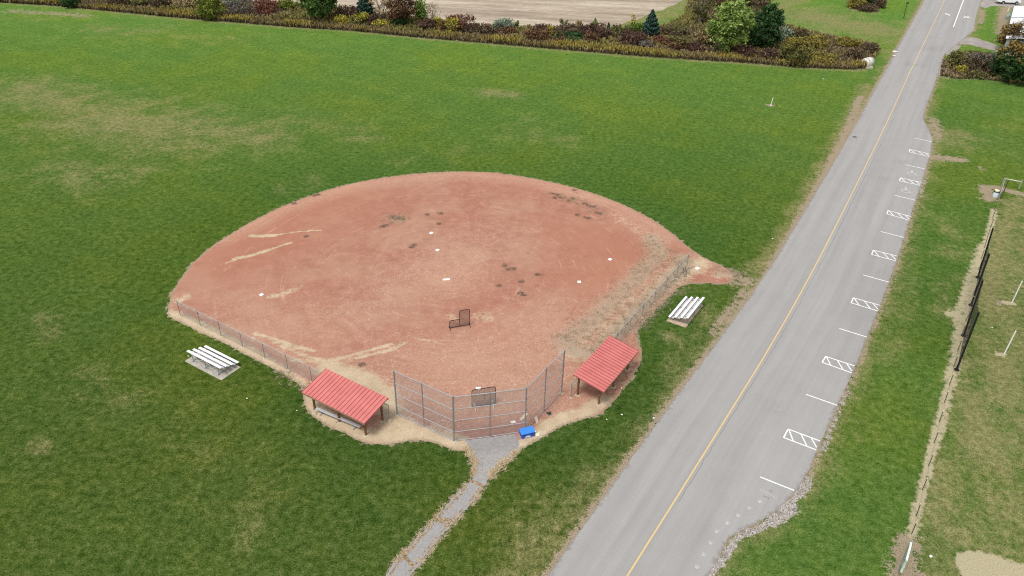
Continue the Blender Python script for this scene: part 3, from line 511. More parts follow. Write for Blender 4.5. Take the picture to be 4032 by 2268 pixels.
# ------------------------------------------------------------------ DUGOUTS
def dugout(label, C, rz, zn, zf):
    t = thing('dugout_shelter', label, 'dugout', C, rz, 'dugouts with red metal roofs'); L, D = 7.05, 3.06
    def top(y): return zn+(zf-zn)*(y+D/2)/D
    th = .05; m = MB(); m.add([(-L/2,-D/2,zn-th),(L/2,-D/2,zn-th),(L/2,D/2,zf-th),(-L/2,D/2,zf-th),(-L/2,-D/2,zn),(L/2,-D/2,zn),(L/2,D/2,zf),(-L/2,D/2,zf)], [(0,3,2,1),(4,5,6,7),(0,1,5,4),(1,2,6,5),(2,3,7,6),(3,0,4,7)])
    rf = obj('roof', m, ROOF, t, True); m = MB(); n_ = 18
    for i in range(n_+1):
        x = -L/2+.02+(L-.04)*i/n_; m.beam((x, -D/2+.003, zn+.008), (x, D/2-.003, zf+.008), .036, .018)
    obj('roof_seams', m, SEAM, rf, True)
    yn, yf = -D/2+.62, D/2-.30
    for x in (-2.9, -.05, 2.9):
        for y in (yn, yf):
            p = obj('post', MB().box((x, y, (top(y)-.22)/2), (.15, .15, top(y)-.22)), WOOD, t, True); obj('footing', MB().lathe((x, y, 0), [(.26, 0), (.25, .02), (.17, .045), (.02, .05)], 9), FOOT, p, True)
    for y in (yn, yf): obj('beam', MB().beam((-L/2+.15, y, top(y)-.145), (L/2-.15, y, top(y)-.145), .09, .17), WOODG, t, True)
    m = MB()
    for i in range(9):
        x = -L/2+.12+(L-.24)*i/8; m.beam((x, -D/2+.06, zn-th-.062), (x, D/2-.06, zf-th-.062), .045, .115)
    obj('rafters', m, WOODG, t, True); obj('fascia', MB().beam((-L/2+.01, -D/2+.022, zn-th-.08), (L/2-.01, -D/2+.022, zn-th-.08), .035, .14), WOODG, t, True)
    obj('fascia', MB().beam((-L/2+.01, D/2-.022, zf-th-.08), (L/2-.01, D/2-.022, zf-th-.08), .035, .14), WOODG, t, True)
    return t
ZN, ZF = 2.14, 2.65
d2 = lambda x, y: (1150+.27599*x, 1400+.27599*y); r4 = lambda x, y: (2000+.345*x, 1300+.345*y)
def cen(qs, zs):
    ps = [G(*q, z) for q, z in zip(qs, zs)]; c = sum(ps, Vector())/4; return Vector((c.x, c.y, 0))
CL = cen([d2(470,178), d2(1388,605), d2(1055,985), d2(120,515)], [ZF, ZF, ZN, ZN]); CR = cen([r4(1172,50), r4(1493,232), r4(1078,725), r4(745,510)], [ZF, ZN, ZN, ZF])
AL, AR = R(-31.2), R(57.8)
dg = dugout('red roofed timber dugout left of the backstop with a bench under it', CL, AL, ZN, ZF)
dg2 = copy_tree(dg); dg2.location = CR; dg2.rotation_euler.z = AR; dg2['label'] = 'red roofed timber dugout right of the backstop, nearest the road'
b0, b1 = G(1245,1607,.45), G(1418,1680,.45); bd = (b1-b0).normalized(); bn = Vector((-bd.y, bd.x, 0)); mid = (b0+b1)/2
t = thing('team_bench', 'long silver bench under the left red dugout roof', 'bench', (mid.x, mid.y, 0))
obj('seat', MB().beam(b0, b1, .27, .05), ALUD, t)
for f in (.12, .5, .88):
    p = b0.lerp(b1, f); m = MB().beam(p-Vector((0, 0, .028)), Vector((p.x, p.y, .0)), .06, .06).beam((p.x-bn.x*.28, p.y-bn.y*.28, .04), (p.x+bn.x*.28, p.y+bn.y*.28, .04), .06, .05); obj('leg', m, GALVD, t)
# ------------------------------------------------------------------ BLEACHERS
def bleacher(label, C, rz):
    t = thing('bleacher', label, 'bleachers', C, rz, 'aluminium bleachers beside the diamond'); L = 4.57; zs = [.43, .63, .84, 1.05]; ysx = [.92-.613*i for i in range(4)]
    for y, z in zip(ysx, zs): obj('seat_plank', MB().box((0, y, z), (L, .25, .045)), ALU, t, True)
    for i in range(3): obj('foot_plank', MB().box((0, ysx[i+1]+.30, zs[i]-.10+.02*i), (L-.25, .25, .035)), ALUD, t, True)
    for x in (-1.75, 0, 1.75):
        m = MB(); m.beam((x, 1.0, .10), (x, -1.02, .10), .05, .05).beam((x, .92, .12), (x, .92, .40), .05, .05).beam((x, -.92, .12), (x, -.92, 1.02), .05, .05).beam((x, 1.0, .34), (x, -.98, .94), .05, .06).beam((x, 0, .12), (x, 0, .60), .04, .04)
        m.box((x, .95, .045), (.10, .16, .05)).box((x, -.95, .045), (.10, .16, .05)); obj('frame', m, GALVD, t, True)
    m = MB(); m.tube((-1.75, -.95, .15), (0, -.95, .92), .022).tube((0, -.96, .92), (1.75, -.96, .15), .022).tube((-1.75, -.98, .92), (0, -.98, .15), .022).tube((0, -.985, .15), (1.75, -.985, .92), .022); obj('brace', m, GALV, t, True)
    return t
bL = lambda x, y, z: G(650+.34503*x, 1100+.34503*y, z); bR = lambda x, y, z: G(2600+.11044*x, 1140+.11044*y, z)
CLB = (bL(262,818,1.05)+bL(645,1008,1.05)+bL(452,768,.43)+bL(828,962,.43))/4; CRB = (bR(1505,290,1.05)+bR(960,1020,1.05)+bR(925,275,.43)+bR(365,1005,.43))/4
LABL, LABR = 'white plank bleacher on the left lawn, outside the left foul line fence', 'white plank bleacher on the grass between the right foul line fence and the road'
bl1 = bleacher(LABL, (CLB.x, CLB.y, .055), AL); bl2 = copy_tree(bl1); bl2.location = (CRB.x, CRB.y, .055); bl2.rotation_euler.z = AR; bl2['label'] = LABR
def pad(C, rz, w, d, dy, label, mat):
    n_ = Vector((-math.sin(rz), math.cos(rz), 0)); m = MB().box(Vector((C.x, C.y, .022))+n_*dy, (w, d, .066), rz); one('concrete_pad', m, mat, label, 'slab', (C.x, C.y, 0), 'slabs under the bleachers')
pad(CLB, AL, 5.0, 2.25, -.2, 'grey concrete slab under the left lawn bleacher', CONC); pad(CRB, AR, 4.9, 2.1, .06, 'tan concrete slab under the bleacher beside the road', plain('tan_concrete', (.42,.33,.24), .9, 0, .2, 3))
# ------------------------------------------------------------------ BASES AND PLATES
def base(label, px, ang, w=.38, d=.38, h=.07, name='base_plate', cat='base', group='bases on the diamond'):
    c = G(*px); m = MB(); hw, hd = w/2, d/2; ca, sa = math.cos(ang), math.sin(ang); q = lambda x, y: (c.x+ca*x-sa*y, c.y+sa*x+ca*y)
    b = .02; lo = [q(-hw,-hd), q(hw,-hd), q(hw,hd), q(-hw,hd)]; hi = [q(-hw+b,-hd+b), q(hw-b,-hd+b), q(hw-b,hd-b), q(-hw+b,hd-b)]
    vs = [(*p, .008) for p in lo]+[(*p, h*.6) for p in lo]+[(*p, h) for p in hi]
    m.add(vs, [(3,2,1,0), (8,9,10,11)]+[(i, (i+1) % 4, 4+(i+1) % 4, 4+i) for i in range(4)]+[(4+i, 4+(i+1) % 4, 8+(i+1) % 4, 8+i) for i in range(4)])
    return one(name, m, WHITE, label, cat, (c.x, c.y, 0), group)
BA = 1.0354
base('white third base on the clay near the left foul line fence', (1029.8,1161.3), BA, .40, .40); base('white second base on clay, farther from the pitching rubber', (1698.3,918), BA, .40, .40); base('white second base on clay, nearer the pitching rubber', (1722.5,985.2), BA, .40, .40)
base('white first base on the clay, farther from home plate', (2402,1022), BA, .40, .40); base('white first base on the clay, nearer home plate', (2280.6,1110.5), BA+.5, .38, .38)
base('long white pitching rubber at the middle of the diamond', (1757.3,1102), BA-R(45)-.08, .80, .22, .12, 'pitching_rubber', 'pitching rubber', None)
base('white throw down plate lying by the backstop corner post', (2020.8,1661.8), .2, .42, .30, .04, 'throw_down_plate', 'plate', None)
base('white spare base lying at the far end of the right foul line fence', (2745.5,1057), .6, .48, .42, .06, 'spare_base', 'base', None)
hp = G(1884,1531); m = MB(); dv = Vector((math.cos(BA+R(45)), math.sin(BA+R(45)))); nv = Vector((dv.y, -dv.x)); q = lambda a_, b_: (hp.x+dv.x*a_+nv.x*b_, hp.y+dv.y*a_+nv.y*b_)
m.prism([q(.22,-.22), q(.22,.22), q(0,.22), q(-.22,0), q(0,-.22)], .008, .03); one('home_plate', m, WHITE, 'white home plate half hidden behind the catching screen', 'home plate', (hp.x, hp.y, 0))
# ------------------------------------------------------------------ SCREENS
def arcpts(pts, r=.14, n=5):                # round the corners of an open polyline
    out = [pts[0]]
    for a_, b_, c_ in zip(pts, pts[1:], pts[2:]):
        u_ = (a_-b_).normalized()*r; v_ = (c_-b_).normalized()*r
        for i in range(n+1):
            t = i/n; out.append((b_+u_)*(1-t)**2+b_*2*t*(1-t)+(b_+v_)*t*t)
    return out+[pts[-1]]
A_, B_ = Vector((-4.44*SC, 45.41*SC, 0)), Vector((-3.02*SC, 45.90*SC, 0)); up = Vector((0, 0, 1)); mid = A_.lerp(B_, .5); dd = (B_-A_).normalized(); nn = Vector((-dd.y, dd.x, 0))
t = thing('pitching_screen', 'black L shaped pitching screen standing in front of the mound', 'pitching screen', mid); Hh_ = 2.02; H2 = .98; g = .06
m = MB(); m.path(arcpts([A_+up*.05, A_+up*H2, mid+up*H2], .2), .032).path(arcpts([mid+up*.12, mid+up*Hh_, B_+up*Hh_, B_+up*.05], .2), .032).path([A_+up*.12, B_+up*.12], .032); obj('frame', m, BLACK, t)
mb = MB(); pg = [A_+up*.1, mid+up*.1, B_+up*.1, B_+up*(Hh_-.02), mid+up*(Hh_-.02), mid+up*(H2-.02), A_+up*(H2-.02)]; mb.add(pg, [(0,1,5,6), (1,2,3,4,5)]); obj('net', mb, NETD, t, uvs=[((p-A_).dot(dd), p.z) for p in pg])
for p in (A_, B_): obj('leg', MB().tube(p+nn*.42+up*.03, p-nn*.42+up*.03, .03), BLACK, t)
obj('sagging_net', MB().path([A_+dd*.3-nn*.05+up*.12, mid-nn*.18+up*.03, B_-dd*.5-nn*.16+up*.03, B_-dd*.15+up*.12], .045, 6), NETD, t)
cs = lambda x, y: G(1840+.09662*x, 1500+.09662*y)
A_, B_ = Vector((-2.34*SC, 37.06*SC, 0)), Vector((-.87*SC, 37.47*SC, 0)); dd = (B_-A_).normalized(); nn = Vector((-dd.y, dd.x, 0)); mid = (A_+B_)/2
t = thing('catching_screen', 'square grey netted catching screen standing behind the backstop rails', 'catching screen', mid); Hh_ = 2.0
loop = arcpts([A_.lerp(B_, .5)+up*.06, A_+up*.06, A_+up*Hh_, B_+up*Hh_, B_+up*.06, A_.lerp(B_, .5)+up*.06], .2); obj('frame', MB().path(loop, .034), plain('dark_red_steel', (.05,.03,.032), .6), t)
mb = MB(); pg = [A_+dd*.05+up*.08, B_-dd*.05+up*.08, B_-dd*.05+up*(Hh_-.04), A_+dd*.05+up*(Hh_-.04)]; mb.add(pg, [(0,1,2,3)]); obj('net', mb, mesh_mat('grey_net', (.10,.095,.10), .055, .0075, .9, 0), t, uvs=[((p-A_).dot(dd), p.z) for p in pg])
for f in (.1, .88):
    p = A_.lerp(B_, f); obj('leg', MB().tube(p+nn*.5+up*.04, p-nn*.75+up*.04, .024).tube(p-nn*.72+up*.045, p+up*.45, .018), ALUD, t)
obj('strap', MB().box(A_.lerp(B_, .52)-nn*.02+up*1.05, (.035, .02, .72), math.atan2(dd.y, dd.x)), BLACK, t)
# ------------------------------------------------------------------ CLUTTER ROUND THE BACKSTOP
a_, b_ = G(2053.7,1731), G(2106,1718.5); dd = (b_-a_).normalized(); nn = Vector((-dd.y, dd.x, 0)); W_ = (b_-a_).length; D_, H_ = .62, .52; rz = math.atan2(dd.y, dd.x); c0 = (a_+b_)/2+nn*D_/2
t = thing('deck_box', 'bright blue plastic storage box on the ground against the backstop corner', 'storage box', (c0.x, c0.y, 0), rz)
m = MB(); w, d = W_/2, D_/2; m.add([(-w+.04,-d+.03,0),(w-.04,-d+.03,0),(w-.04,d-.03,0),(-w+.04,d-.03,0),(-w,-d,H_),(w,-d,H_),(w,d,H_),(-w,d,H_)], [(0,3,2,1),(4,5,6,7),(0,1,5,4),(1,2,6,5),(2,3,7,6),(3,0,4,7)]); obj('body', m, plain('blue_plastic_side', (.022,.085,.42), .5, 0, .15, 4), t, True)
m = MB(); m.add([(-w-.02,-d-.03,H_+.003),(w+.02,-d-.03,H_+.003),(w+.02,d+.02,H_+.003),(-w-.02,d+.02,H_+.003),(-w-.02,-d-.03,H_+.04),(w+.02,-d-.03,H_+.04),(w+.02,d+.02,H_+.15),(-w-.02,d+.02,H_+.15)], [(0,3,2,1),(4,5,6,7),(0,1,5,4),(1,2,6,5),(2,3,7,6),(3,0,4,7)]); obj('lid', m, BLUE, t, True)
for x in (-.68*w, .62*w): obj('handle_slot', MB().lathe((x, -d-.004, H_*.80), [(.075, 0), (.07, .012)], 10, Matrix(((1,0,0),(0,0,-1),(0,.45,0)))), BLUED, t, True)
obj('sticker', MB().lathe((-.02, -d+.012, H_*.30), [(.26, 0), (.25, .012)], 18, Matrix(((1,0,0),(0,0,-1),(0,.24,0)))), WHITE, t, True)
m = MB()
for i, x in enumerate((-.10, -.02, .07)): m.lathe((x, -d-.002+.006, H_*.58), [(.030, 0), (.026, .012)], 8, Matrix(((1,0,0),(0,0,-1),(0,1.9,0))))
obj('emblem', m, plain('emblem_print', (.25,.33,.52), .6, 0, .4, 30), t, True)
obj('latch', MB().box((w+.04, -d+.05, H_+.02), (.06, .12, .05)), WHITE, t, True)
c0 = G(2115,1716); t = thing('broken_sign', 'cream board with bent white rods lying right of the blue storage box', 'board', c0)
obj('board', MB().box(c0+Vector((0, 0, .14)), (.30, .10, .30), rz, Matrix.Rotation(rz, 3, 'Z') @ Matrix.Rotation(R(-50), 3, 'X')), plain('cream_board', (.66,.60,.48), .8), t)
obj('rod', MB().path([c0+Vector((.16, .05, .03)), c0+Vector((.22, .42, .05)), c0+Vector((.15, .55, .04))], .018, 6), WHITE, t); obj('rod', MB().path([c0+Vector((.05, -.18, .03)), c0+Vector((.38, -.12, .03))], .018, 6), WHITE, t)
def plank(p0, p1, w, h, mat, label, name='wooden_plank', cat='plank', z=.03, grp=None):
    a_, b_ = G(*p0), G(*p1); c0 = (a_+b_)/2; return one(name, MB().beam(a_+up*z, b_+up*z, w, h), mat, label, cat, (c0.x, c0.y, 0), grp)
plank((2075,1628), (2050,1655), .26, .045, PLY, 'pale wooden plank lying flat inside the right backstop corner')
a_ = G(2112,1663); one('board_offcut', MB().box(a_+up*.30, (.30, .05, .62), R(52), Matrix.Rotation(R(52), 3, 'Z') @ Matrix.Rotation(R(-22), 3, 'X')), plain('pale_ply', (.66,.56,.45), .85), 'pale plywood offcut leaning on the bottom rail of the right backstop wing', 'board', a_)
z8 = lambda x, y: G(2080+.0828*x, 1580+.0828*y); c0 = z8(985,590); t = thing('batting_tee', 'black batting tee with tilted stem on bare ground outside the right backstop wing', 'batting tee', c0)
obj('base_mat', MB().prism([(p.x, p.y) for p in (z8(850,510), z8(1090,500), z8(1105,620), z8(985,690), z8(860,580))], .008, .04), plain('worn_rubber', (.07,.075,.07), .8, 0, .3, 8), t)
s1 = z8(1110,665); obj('stem', MB().tube(z8(985,560)+up*.06, s1+up*.10, .04).tube(z8(985,560)+up*.02, z8(975,600)+up*.10, .05), BLACK, t); s2 = z8(1195,740); obj('tip', MB().tube(s1+up*.10, s2+up*.06, .034).tube(s1+up*.10, s1+up*.16, .04), plain('tip_grey', (.30,.27,.24), .8), t)
# rusty pipes by the end of the right fence
z7 = lambda x, y, z=0: G(2640+.0828*x, 990+.0828*y, z); c0 = z7(720,1000); t = thing('pipe_stand', 'tangle of rusty pipe frames leaning at the far end of the right foul fence', 'pipe frame', c0)
for a_, b_ in ((z7(770,1000,.05), z7(690,700,1.1)), (z7(650,960,.05), z7(595,760,.9))): obj('rod', MB().tube(a_, b_, .03), RUST, t)
for pts in ([(555,985),(740,985),(740,870),(555,985)], [(780,1020),(920,890),(880,760),(800,790),(780,1020)], [(560,970),(720,780),(760,900)], [(640,1110),(720,1105),(770,1070)], [(655,1180),(720,1140)], [(740,1150),(785,1185)]): obj('frame', MB().path([z7(*q, .04+.25*(i % 2)) for i, q in enumerate(pts)], .028, 6), PIPEG, t)
# stones under and round the left dugout
for i, (x, y, r, lb) in enumerate(((320,828,.20,'pale round stone on bare ground at the left dugout corner'),(295,765,.15,'small pale stone beside the far left post of the left dugout'),(360,792,.13,'small grey stone at the left end of the dugout bench'),(1395,925,.24,'pale lump of concrete at the foot of the last left fence pole'))):
    c0 = G(*d2(x, y)); one('stone', MB().rock((c0.x, c0.y, r*.28), r, .55, i), FOOT, lb, 'stone', c0, 'loose stones', True)
for i, (p, lb, r) in enumerate((((3524,206),'white broken concrete lump at the left road edge near the culvert',.55),((3520,222),'smaller white stone at the left road edge below the concrete lump',.3),((3748,262),'pale slab of rock in the weeds right of the road',.6))):
    c0 = G(*p); one('stone', MB().rock((c0.x, c0.y, .1), r, .45, 30+i), plain('white_rock', (.62,.60,.56), .9, 0, .15, 3), lb, 'stone', c0, 'loose stones', True)
LIT = [((973,1570),'white crumpled paper on the lawn below the left bleacher'),((1169,1617.5),'white scrap on the grass just left of the left dugout'),((2448,1634),'white scrap on grass between the right dugout and the road, nearer the road'),((2389,1652.6),'white scrap on the grass below the front corner of the right dugout'),((2447.5,1529),'white scrap on dirt behind the right dugout'),((2573,1648),'white scrap on the brown verge at the road edge'),((3906,1292),'white scrap on the mottled turf right of the black net poles'),((3665,2191),'white paper sheet on turf right of the green bench'),((3042.6,941),'white scrap on grass left of the road'),((742,1403),'pale scrap on the grass beside the left bleacher slab'),((3240,312),'pale stone like scrap on the verge near the culvert')]
for i, (p, lb) in enumerate(LIT):
    c0 = G(*p); m = MB(); rr = random.Random(i); r = .10 if p[1] > 900 else .2
    if i == 7: r = .15
    vs = [(c0.x+r*math.cos(t)*rr.uniform(.6, 1.1), c0.y+r*math.sin(t)*rr.uniform(.5, 1.0), rr.uniform(.02, .09)) for t in [R(j*60) for j in range(6)]]+[(c0.x, c0.y, .10), (c0.x, c0.y, .005)]
    m.add(vs, [(j, (j+1) % 6, 6) for j in range(6)]+[((j+1) % 6, j, 7) for j in range(6)]); one('paper_scrap', m, WHITE, lb, 'litter', c0, 'scraps of litter')
for p, lb in (((1744.4,1657.5),'white baseball on clay inside the left backstop wing'),((2650,1102),'white ball on the ground at the right foul fence'),((929,1026.5),'white ball on clay at the end of the sand streak')):
    c0 = G(*p); one('baseball', MB().lathe((c0.x, c0.y, .008), [(.005, 0), (.035, .012), (.055, .04), (.057, .055), (.05, .08), (.03, .1), (.005, .108)], 12), WHITE, lb, 'ball', c0, 'stray balls', True)
c0 = G(3365,540); one('road_debris', MB().rock((c0.x, c0.y, .05), .26, .3, 77), plain('dark_debris', (.07,.06,.055), .9, 0, .4, 9), 'small dark lump of debris on the left lane of the road', 'debris', c0, None, True)
# ------------------------------------------------------------------ RIGHT SIDE: low fence, net poles, gate, bin, poles, bench
t = thing('low_net_fence', 'low fence of thin dark posts and wire along the worn strip right of the road', 'fence', RFW[-1])
CAPM = plain('post_cap', (.55,.50,.40), .7)
for i, p in enumerate(RFW):
    h = 1.28; q = p+Vector((random.uniform(-.07, .07), random.uniform(-.05, .05), h)); po = obj('post', MB().tube(p, q, .028), plain('dark_post', (.055,.045,.038), .8) if i == 0 else bpy.data.materials['dark_post'], t); obj('cap', MB().lathe(q, [(.045, 0), (.045, .09), (.015, .11)], 8), CAPM, po)
quadmesh('wire_net', [(p, q, .03, 1.15) for p, q in zip(RFW, RFW[1:])], WIRE, t)
NP = [G(3766,1456.5), G(3794,1322), G(3823,1202), G(3850,1093)]; NTOP = [(3854.8,1230),(3870,1104.6),(3896,1000),(3910,899)]; NPH = 6.5
t = thing('barrier_net', 'tall black ball net hung between four padded black poles', 'net', NP[0]); tops = []
for p, tp in zip(NP, NTOP):
    e = G(*tp, NPH); tops.append(e); po = obj('pole', MB().tube(p, e, .092, .085, 10), PAD, t); obj('foot', MB().lathe(p, [(.26, 0), (.26, .05), (.14, .12), (.10, .3)], 10), PAD, po)
mb = MB(); uv = []
for i in range(3):
    q0, q1, e0, e1 = NP[i]+up*.1, NP[i+1]+up*.1, tops[i], tops[i+1]; prev = None
    for j in range(9):
        f = j/8; sag = .35*math.sin(math.pi*f); lo = q0.lerp(q1, f); hi = e0.lerp(e1, f)-up*sag*2; o_ = len(mb.v); mb.v += [tuple(lo), tuple(hi)]; uv += [((lo-NP[0]).length, .1), ((lo-NP[0]).length, hi.z)]
        if prev is not None: mb.f.append((prev, o_, o_+1, prev+1))
        prev = o_
obj('net', mb, NETB, t, uvs=uv)
z3 = lambda x, y: G(3850+.138*x, 660+.138*y)
ga, gb, gs = z3(680,530), z3(1170,600), z3(655,905); TG = plain('grey_timber', (.30,.30,.26), .9, 0, .2, 4)
t = thing('brace_frame', 'grey post and rail frame beside the trash barrel', 'gate frame', ga)
for p, h in ((ga, 1.30), (gb, 1.25)): obj('post', MB().tube(p, p+up*h, .09, n=10), TG, t)
obj('rail', MB().tube(ga+up*1.16+Vector((.1, 0, 0)), gb+up*1.05, .06), plain('pale_rail', (.55,.56,.52), .7), t)
t2 = thing('fence_gate', 'narrow chain link gate panel between the trash barrel and the rusty post', 'gate', z3(570,960)); g0, g1 = z3(565,965), z3(690,560)
for p in (g0, g1): obj('post', MB().tube(p, p+up*1.35, .04), GALVD, t2)
for z in (1.3, .65, .1): obj('rail', MB().tube(g0+up*z, g1+up*z, .03), GALV, t2)
quadmesh('chain_link_mesh', [(g0, g1, .05, 1.3)], LINK, t2)
one('steel_post', MB().tube(gs, gs+up*2.75, .06).lathe(gs+up*2.75, [(.08, 0), (.08, .1), (.02, .13)], 8), plain('brown_steel', (.10,.05,.035), .7), 'tall rusty brown steel post beside the trash barrel', 'post', gs)
c0 = G(3917.5,775); t = thing('trash_barrel', 'white trash barrel with dark rim and cream bag beside the fence gate', 'trash can', c0)
obj('barrel', MB().lathe(c0, [(.33, 0), (.36, .05), (.37, .4), (.36, .75)], 18), plain('pale_drum', (.62,.68,.74), .5), t, smooth=False); obj('rim', MB().lathe(c0+up*.75, [(.385, 0), (.395, .06), (.385, .13), (.33, .14)], 18), plain('dark_rim', (.03,.05,.06), .6), t); obj('bag', MB().rock(c0+up*.93, .33, .55, 5), BAG, t, smooth=True)
for b_, tp, lb in (((3984,1192),(4025,1106.5),'white slanted plastic pole on turf at the right edge, upper of two'),((3954,1393.6),(4000,1303),'white slanted plastic pole on turf at the right edge, lower of two')):
    p = G(*b_); e = G(*tp, 2.8); one('white_pole', MB().tube(p, e, .065, n=10), OFFW, lb, 'pole', p, 'white poles on the ball field')
p = G(3035,414); one('white_post', MB().tube(p, G(3044,385,1.38), .07, n=10).lathe(p, [(.18, 0), (.16, .04), (.05, .05)], 9), OFFW, 'short white post standing alone in the outfield grass', 'post', p)
MINT = plain('mint_paint', (.60,.68,.60), .6, 0, .12, 3); TEAL = plain('teal_board', (.10,.21,.20), .7, 0, .25, 3); MINTD = plain('worn_mint', (.34,.38,.30), .8, 0, .25, 5)
z4 = lambda x, y, z=0: G(3480+.12972*x, 2080+.12972*y, z)
t = thing('park_bench', 'weathered pale green bench at the lower end of the worn fence strip', 'bench', z4(640,900))
obj('backrest', MB().beam(z4(830,445,.85), z4(685,985,.85), .14, .16), MINT, t); obj('seat', MB().beam(z4(655,1030,.62), z4(520,1345,.62), .16, .10), MINTD, t)
obj('side_panel', MB().beam(z4(805,470,.42), z4(490,1240,.42), .06, .62), TEAL, t)
for f in (.1, .9): p = z4(815,520).lerp(z4(560,1240), f); obj('leg', MB().beam(p, p+up*.6, .09, .09), TEAL, t)
# ------------------------------------------------------------------ TOP RIGHT: culvert, lamp, truck, building
c0 = G(3408,262); ux = (G(3440,262)-G(3408,262)).normalized(); t = thing('culvert_pipe', 'large white concrete culvert pipe end lying at the end of the hedgerow', 'culvert', c0)
ax = (ux*.80+Vector((.15, .55, 0))).normalized(); Mx = Matrix((Vector((-ax.y, ax.x, 0)), Vector((0, 0, 1)), ax)).transposed(); CW = plain('pale_concrete', (.58,.56,.52), .85, 0, .12, 1.5)
obj('pipe', MB().lathe(c0-ax*.7+up*.80, [(.55, 0), (.86, .15), (.92, .35), (.95, .9), (.95, 1.85), (.80, 1.90), (.72, 1.85)], 20, Mx), CW, t, smooth=True)
for s_ in (.35, 1.45): obj('band', MB().lathe(c0-ax*.7+ax*s_+up*.80, [(.955, 0), (.965, .02), (.965, .07), (.955, .09)], 20, Mx), plain('grey_band', (.17,.17,.165), .8) if s_ < 1 else bpy.data.materials['grey_band'], t)
obj('mouth', MB().lathe(c0-ax*.7+ax*1.905+up*.80, [(.66, 0), (.64, .01)], 20, Mx), BLACK, t); obj('apron', MB().prism([(c0.x-.6, c0.y-1.4), (c0.x+.9, c0.y-1.5), (c0.x+1.2, c0.y-.4), (c0.x-.8, c0.y-.3)], 0, .28), plain('stained_concrete', (.40,.34,.27), .9, 0, .2, 3), t)
p = G(3558,72.5); e = G(3572,13, 3.55); t = thing('lamp_post', 'thin black lamp post with small head on the lawn left of the road', 'lamp post', p); obj('pole', MB().tube(p, e, .07, .055), BLACK, t)
obj('head', MB().box(e+Vector((.05, 0, .12)), (.55, .22, .26), .4).tube(e+up*.1, e+Vector((.35, -.1, -.25)), .06), plain('dark_green_metal', (.02,.035,.028), .6), t)
# pickup truck, driving away to the right behind the building
w0 = G(3948,17); dr = (G(4030,20)-w0).normalized(); rz = math.atan2(dr.y, dr.x); WT = plain('white_car_paint', (.80,.82,.84), .25, 0, .02, 1, .5); CHR = plain('chrome', (.55,.56,.58), .25, .7, .1)
t = thing('pickup_truck', 'white pickup truck parked on the gravel lot behind the building', 'truck', (w0.x, w0.y, 0), rz)
m = MB(); prof = [(-1.15,.55),(-1.15,1.15),(.95,1.15),(1.0,1.18),(1.25,1.85),(2.45,1.88),(3.05,1.22),(4.35,1.10),(4.45,.95),(4.45,.50)]
n_ = len(prof); vs = []
for y in (.0, 2.0):
    for x, z in prof: ins_ = .12 if z > 1.3 else 0; vs.append((x, y+(ins_ if y < 1 else -ins_), z))
m.add(vs, [tuple(range(n_)), tuple(range(2*n_-1, n_-1, -1))]+[(i, n_+i, n_+(i+1) % n_, (i+1) % n_) for i in range(n_)]); obj('body', m, WT, t, True)
obj('bed', MB().box((-.1, 1.0, 1.152), (1.9, 1.7, .01)), plain('bed_liner', (.03,.03,.03), .8), t, True); obj('rear_bumper', MB().box((-1.27, 1.0, .60), (.22, 1.9, .20)).box((-1.45, 1.0, .55), (.25, .12, .10)), CHR, t, True)
obj('window', MB().box((1.85, .105, 1.52), (1.0, .02, .40)), GLASS, t, True); obj('window', MB().box((1.85, 1.895, 1.52), (1.0, .02, .40)), GLASS, t, True); obj('door', MB().box((1.95, -.004, .95), (1.05, .012, .72)), WT, t, True)
for x in (0, 3.4):
    for y in (.0, 2.0):
        Mw = Matrix(((1,0,0),(0,0,1),(0,1,0))); wh = obj('wheel', MB().lathe((x, y-.12 if y < 1 else y-.10, .38), [(.30, 0), (.38, .03), (.38, .20), (.30, .22)], 18, Mw), TYRE, t, True)
        obj('rim', MB().lathe((x, y-.13 if y < 1 else y+.11, .38), [(.22, 0), (.20, .015), (.05, .02)], 12, Mw), CHR, wh, True); 
        obj('wheel_arch', MB().lathe((x, y-.006 if y < 1 else y-.004, .42), [(.47, 0), (.46, .01)], 16, Mw), TYRE, t, True)
BHt = 3.3; q0, q1 = G(3960,152, BHt), G(3999,0, BHt); bdn = (q1-q0).normalized(); brt = Vector((bdn.y, -bdn.x, 0)); rz = math.atan2(brt.y, brt.x)
t = thing('metal_building', 'white roofed metal building at the upper right edge behind the autumn tree', 'building', (q0.x, q0.y, 0), rz); BL_, BW_ = 34, 15
WALL = plain('grey_siding', (.34,.37,.36), .6, .1, .15, .8); RFM = plain('white_roof_sheet', (.80,.80,.82), .5, 0, .05, .3); 
m = MB().box((BW_/2+.3, BL_/2+.3, BHt/2-.05), (BW_, BL_, BHt-.1))
for i in range(60): m.box((.285, .6+i*.56, BHt/2-.1), (.05, .12, BHt-.2))
obj('wall', m, WALL, t, True); m = MB(); m.add([(0,0,BHt),(BW_/2,0,BHt+1.1),(BW_+.6,0,BHt),(0,BL_,BHt),(BW_/2,BL_,BHt+1.1),(BW_+.6,BL_,BHt),(0,0,BHt+.08),(BW_/2,0,BHt+1.18),(BW_+.6,0,BHt+.08),(0,BL_,BHt+.08),(BW_/2,BL_,BHt+1.18),(BW_+.6,BL_,BHt+.08)], [(6,7,10,9),(7,8,11,10),(0,3,4,1),(1,4,5,2),(0,1,7,6),(1,2,8,7),(3,9,10,4),(4,10,11,5),(0,6,9,3),(2,5,11,8)])
rf = obj('roof', m, RFM, t, True); m = MB()
for i in range(38): y = .4+i*.9; m.beam((.02, y, BHt+.11), (BW_/2, y, BHt+1.21), .07, .05)
obj('roof_ribs', m, plain('rib_grey', (.55,.56,.58), .5), rf, True); obj('roof_joint', MB().beam((.02, 20.2, BHt+.16), (BW_/2, 21.4, BHt+1.26), .5, .05), plain('joint_grey', (.32,.33,.35), .6), rf, True)
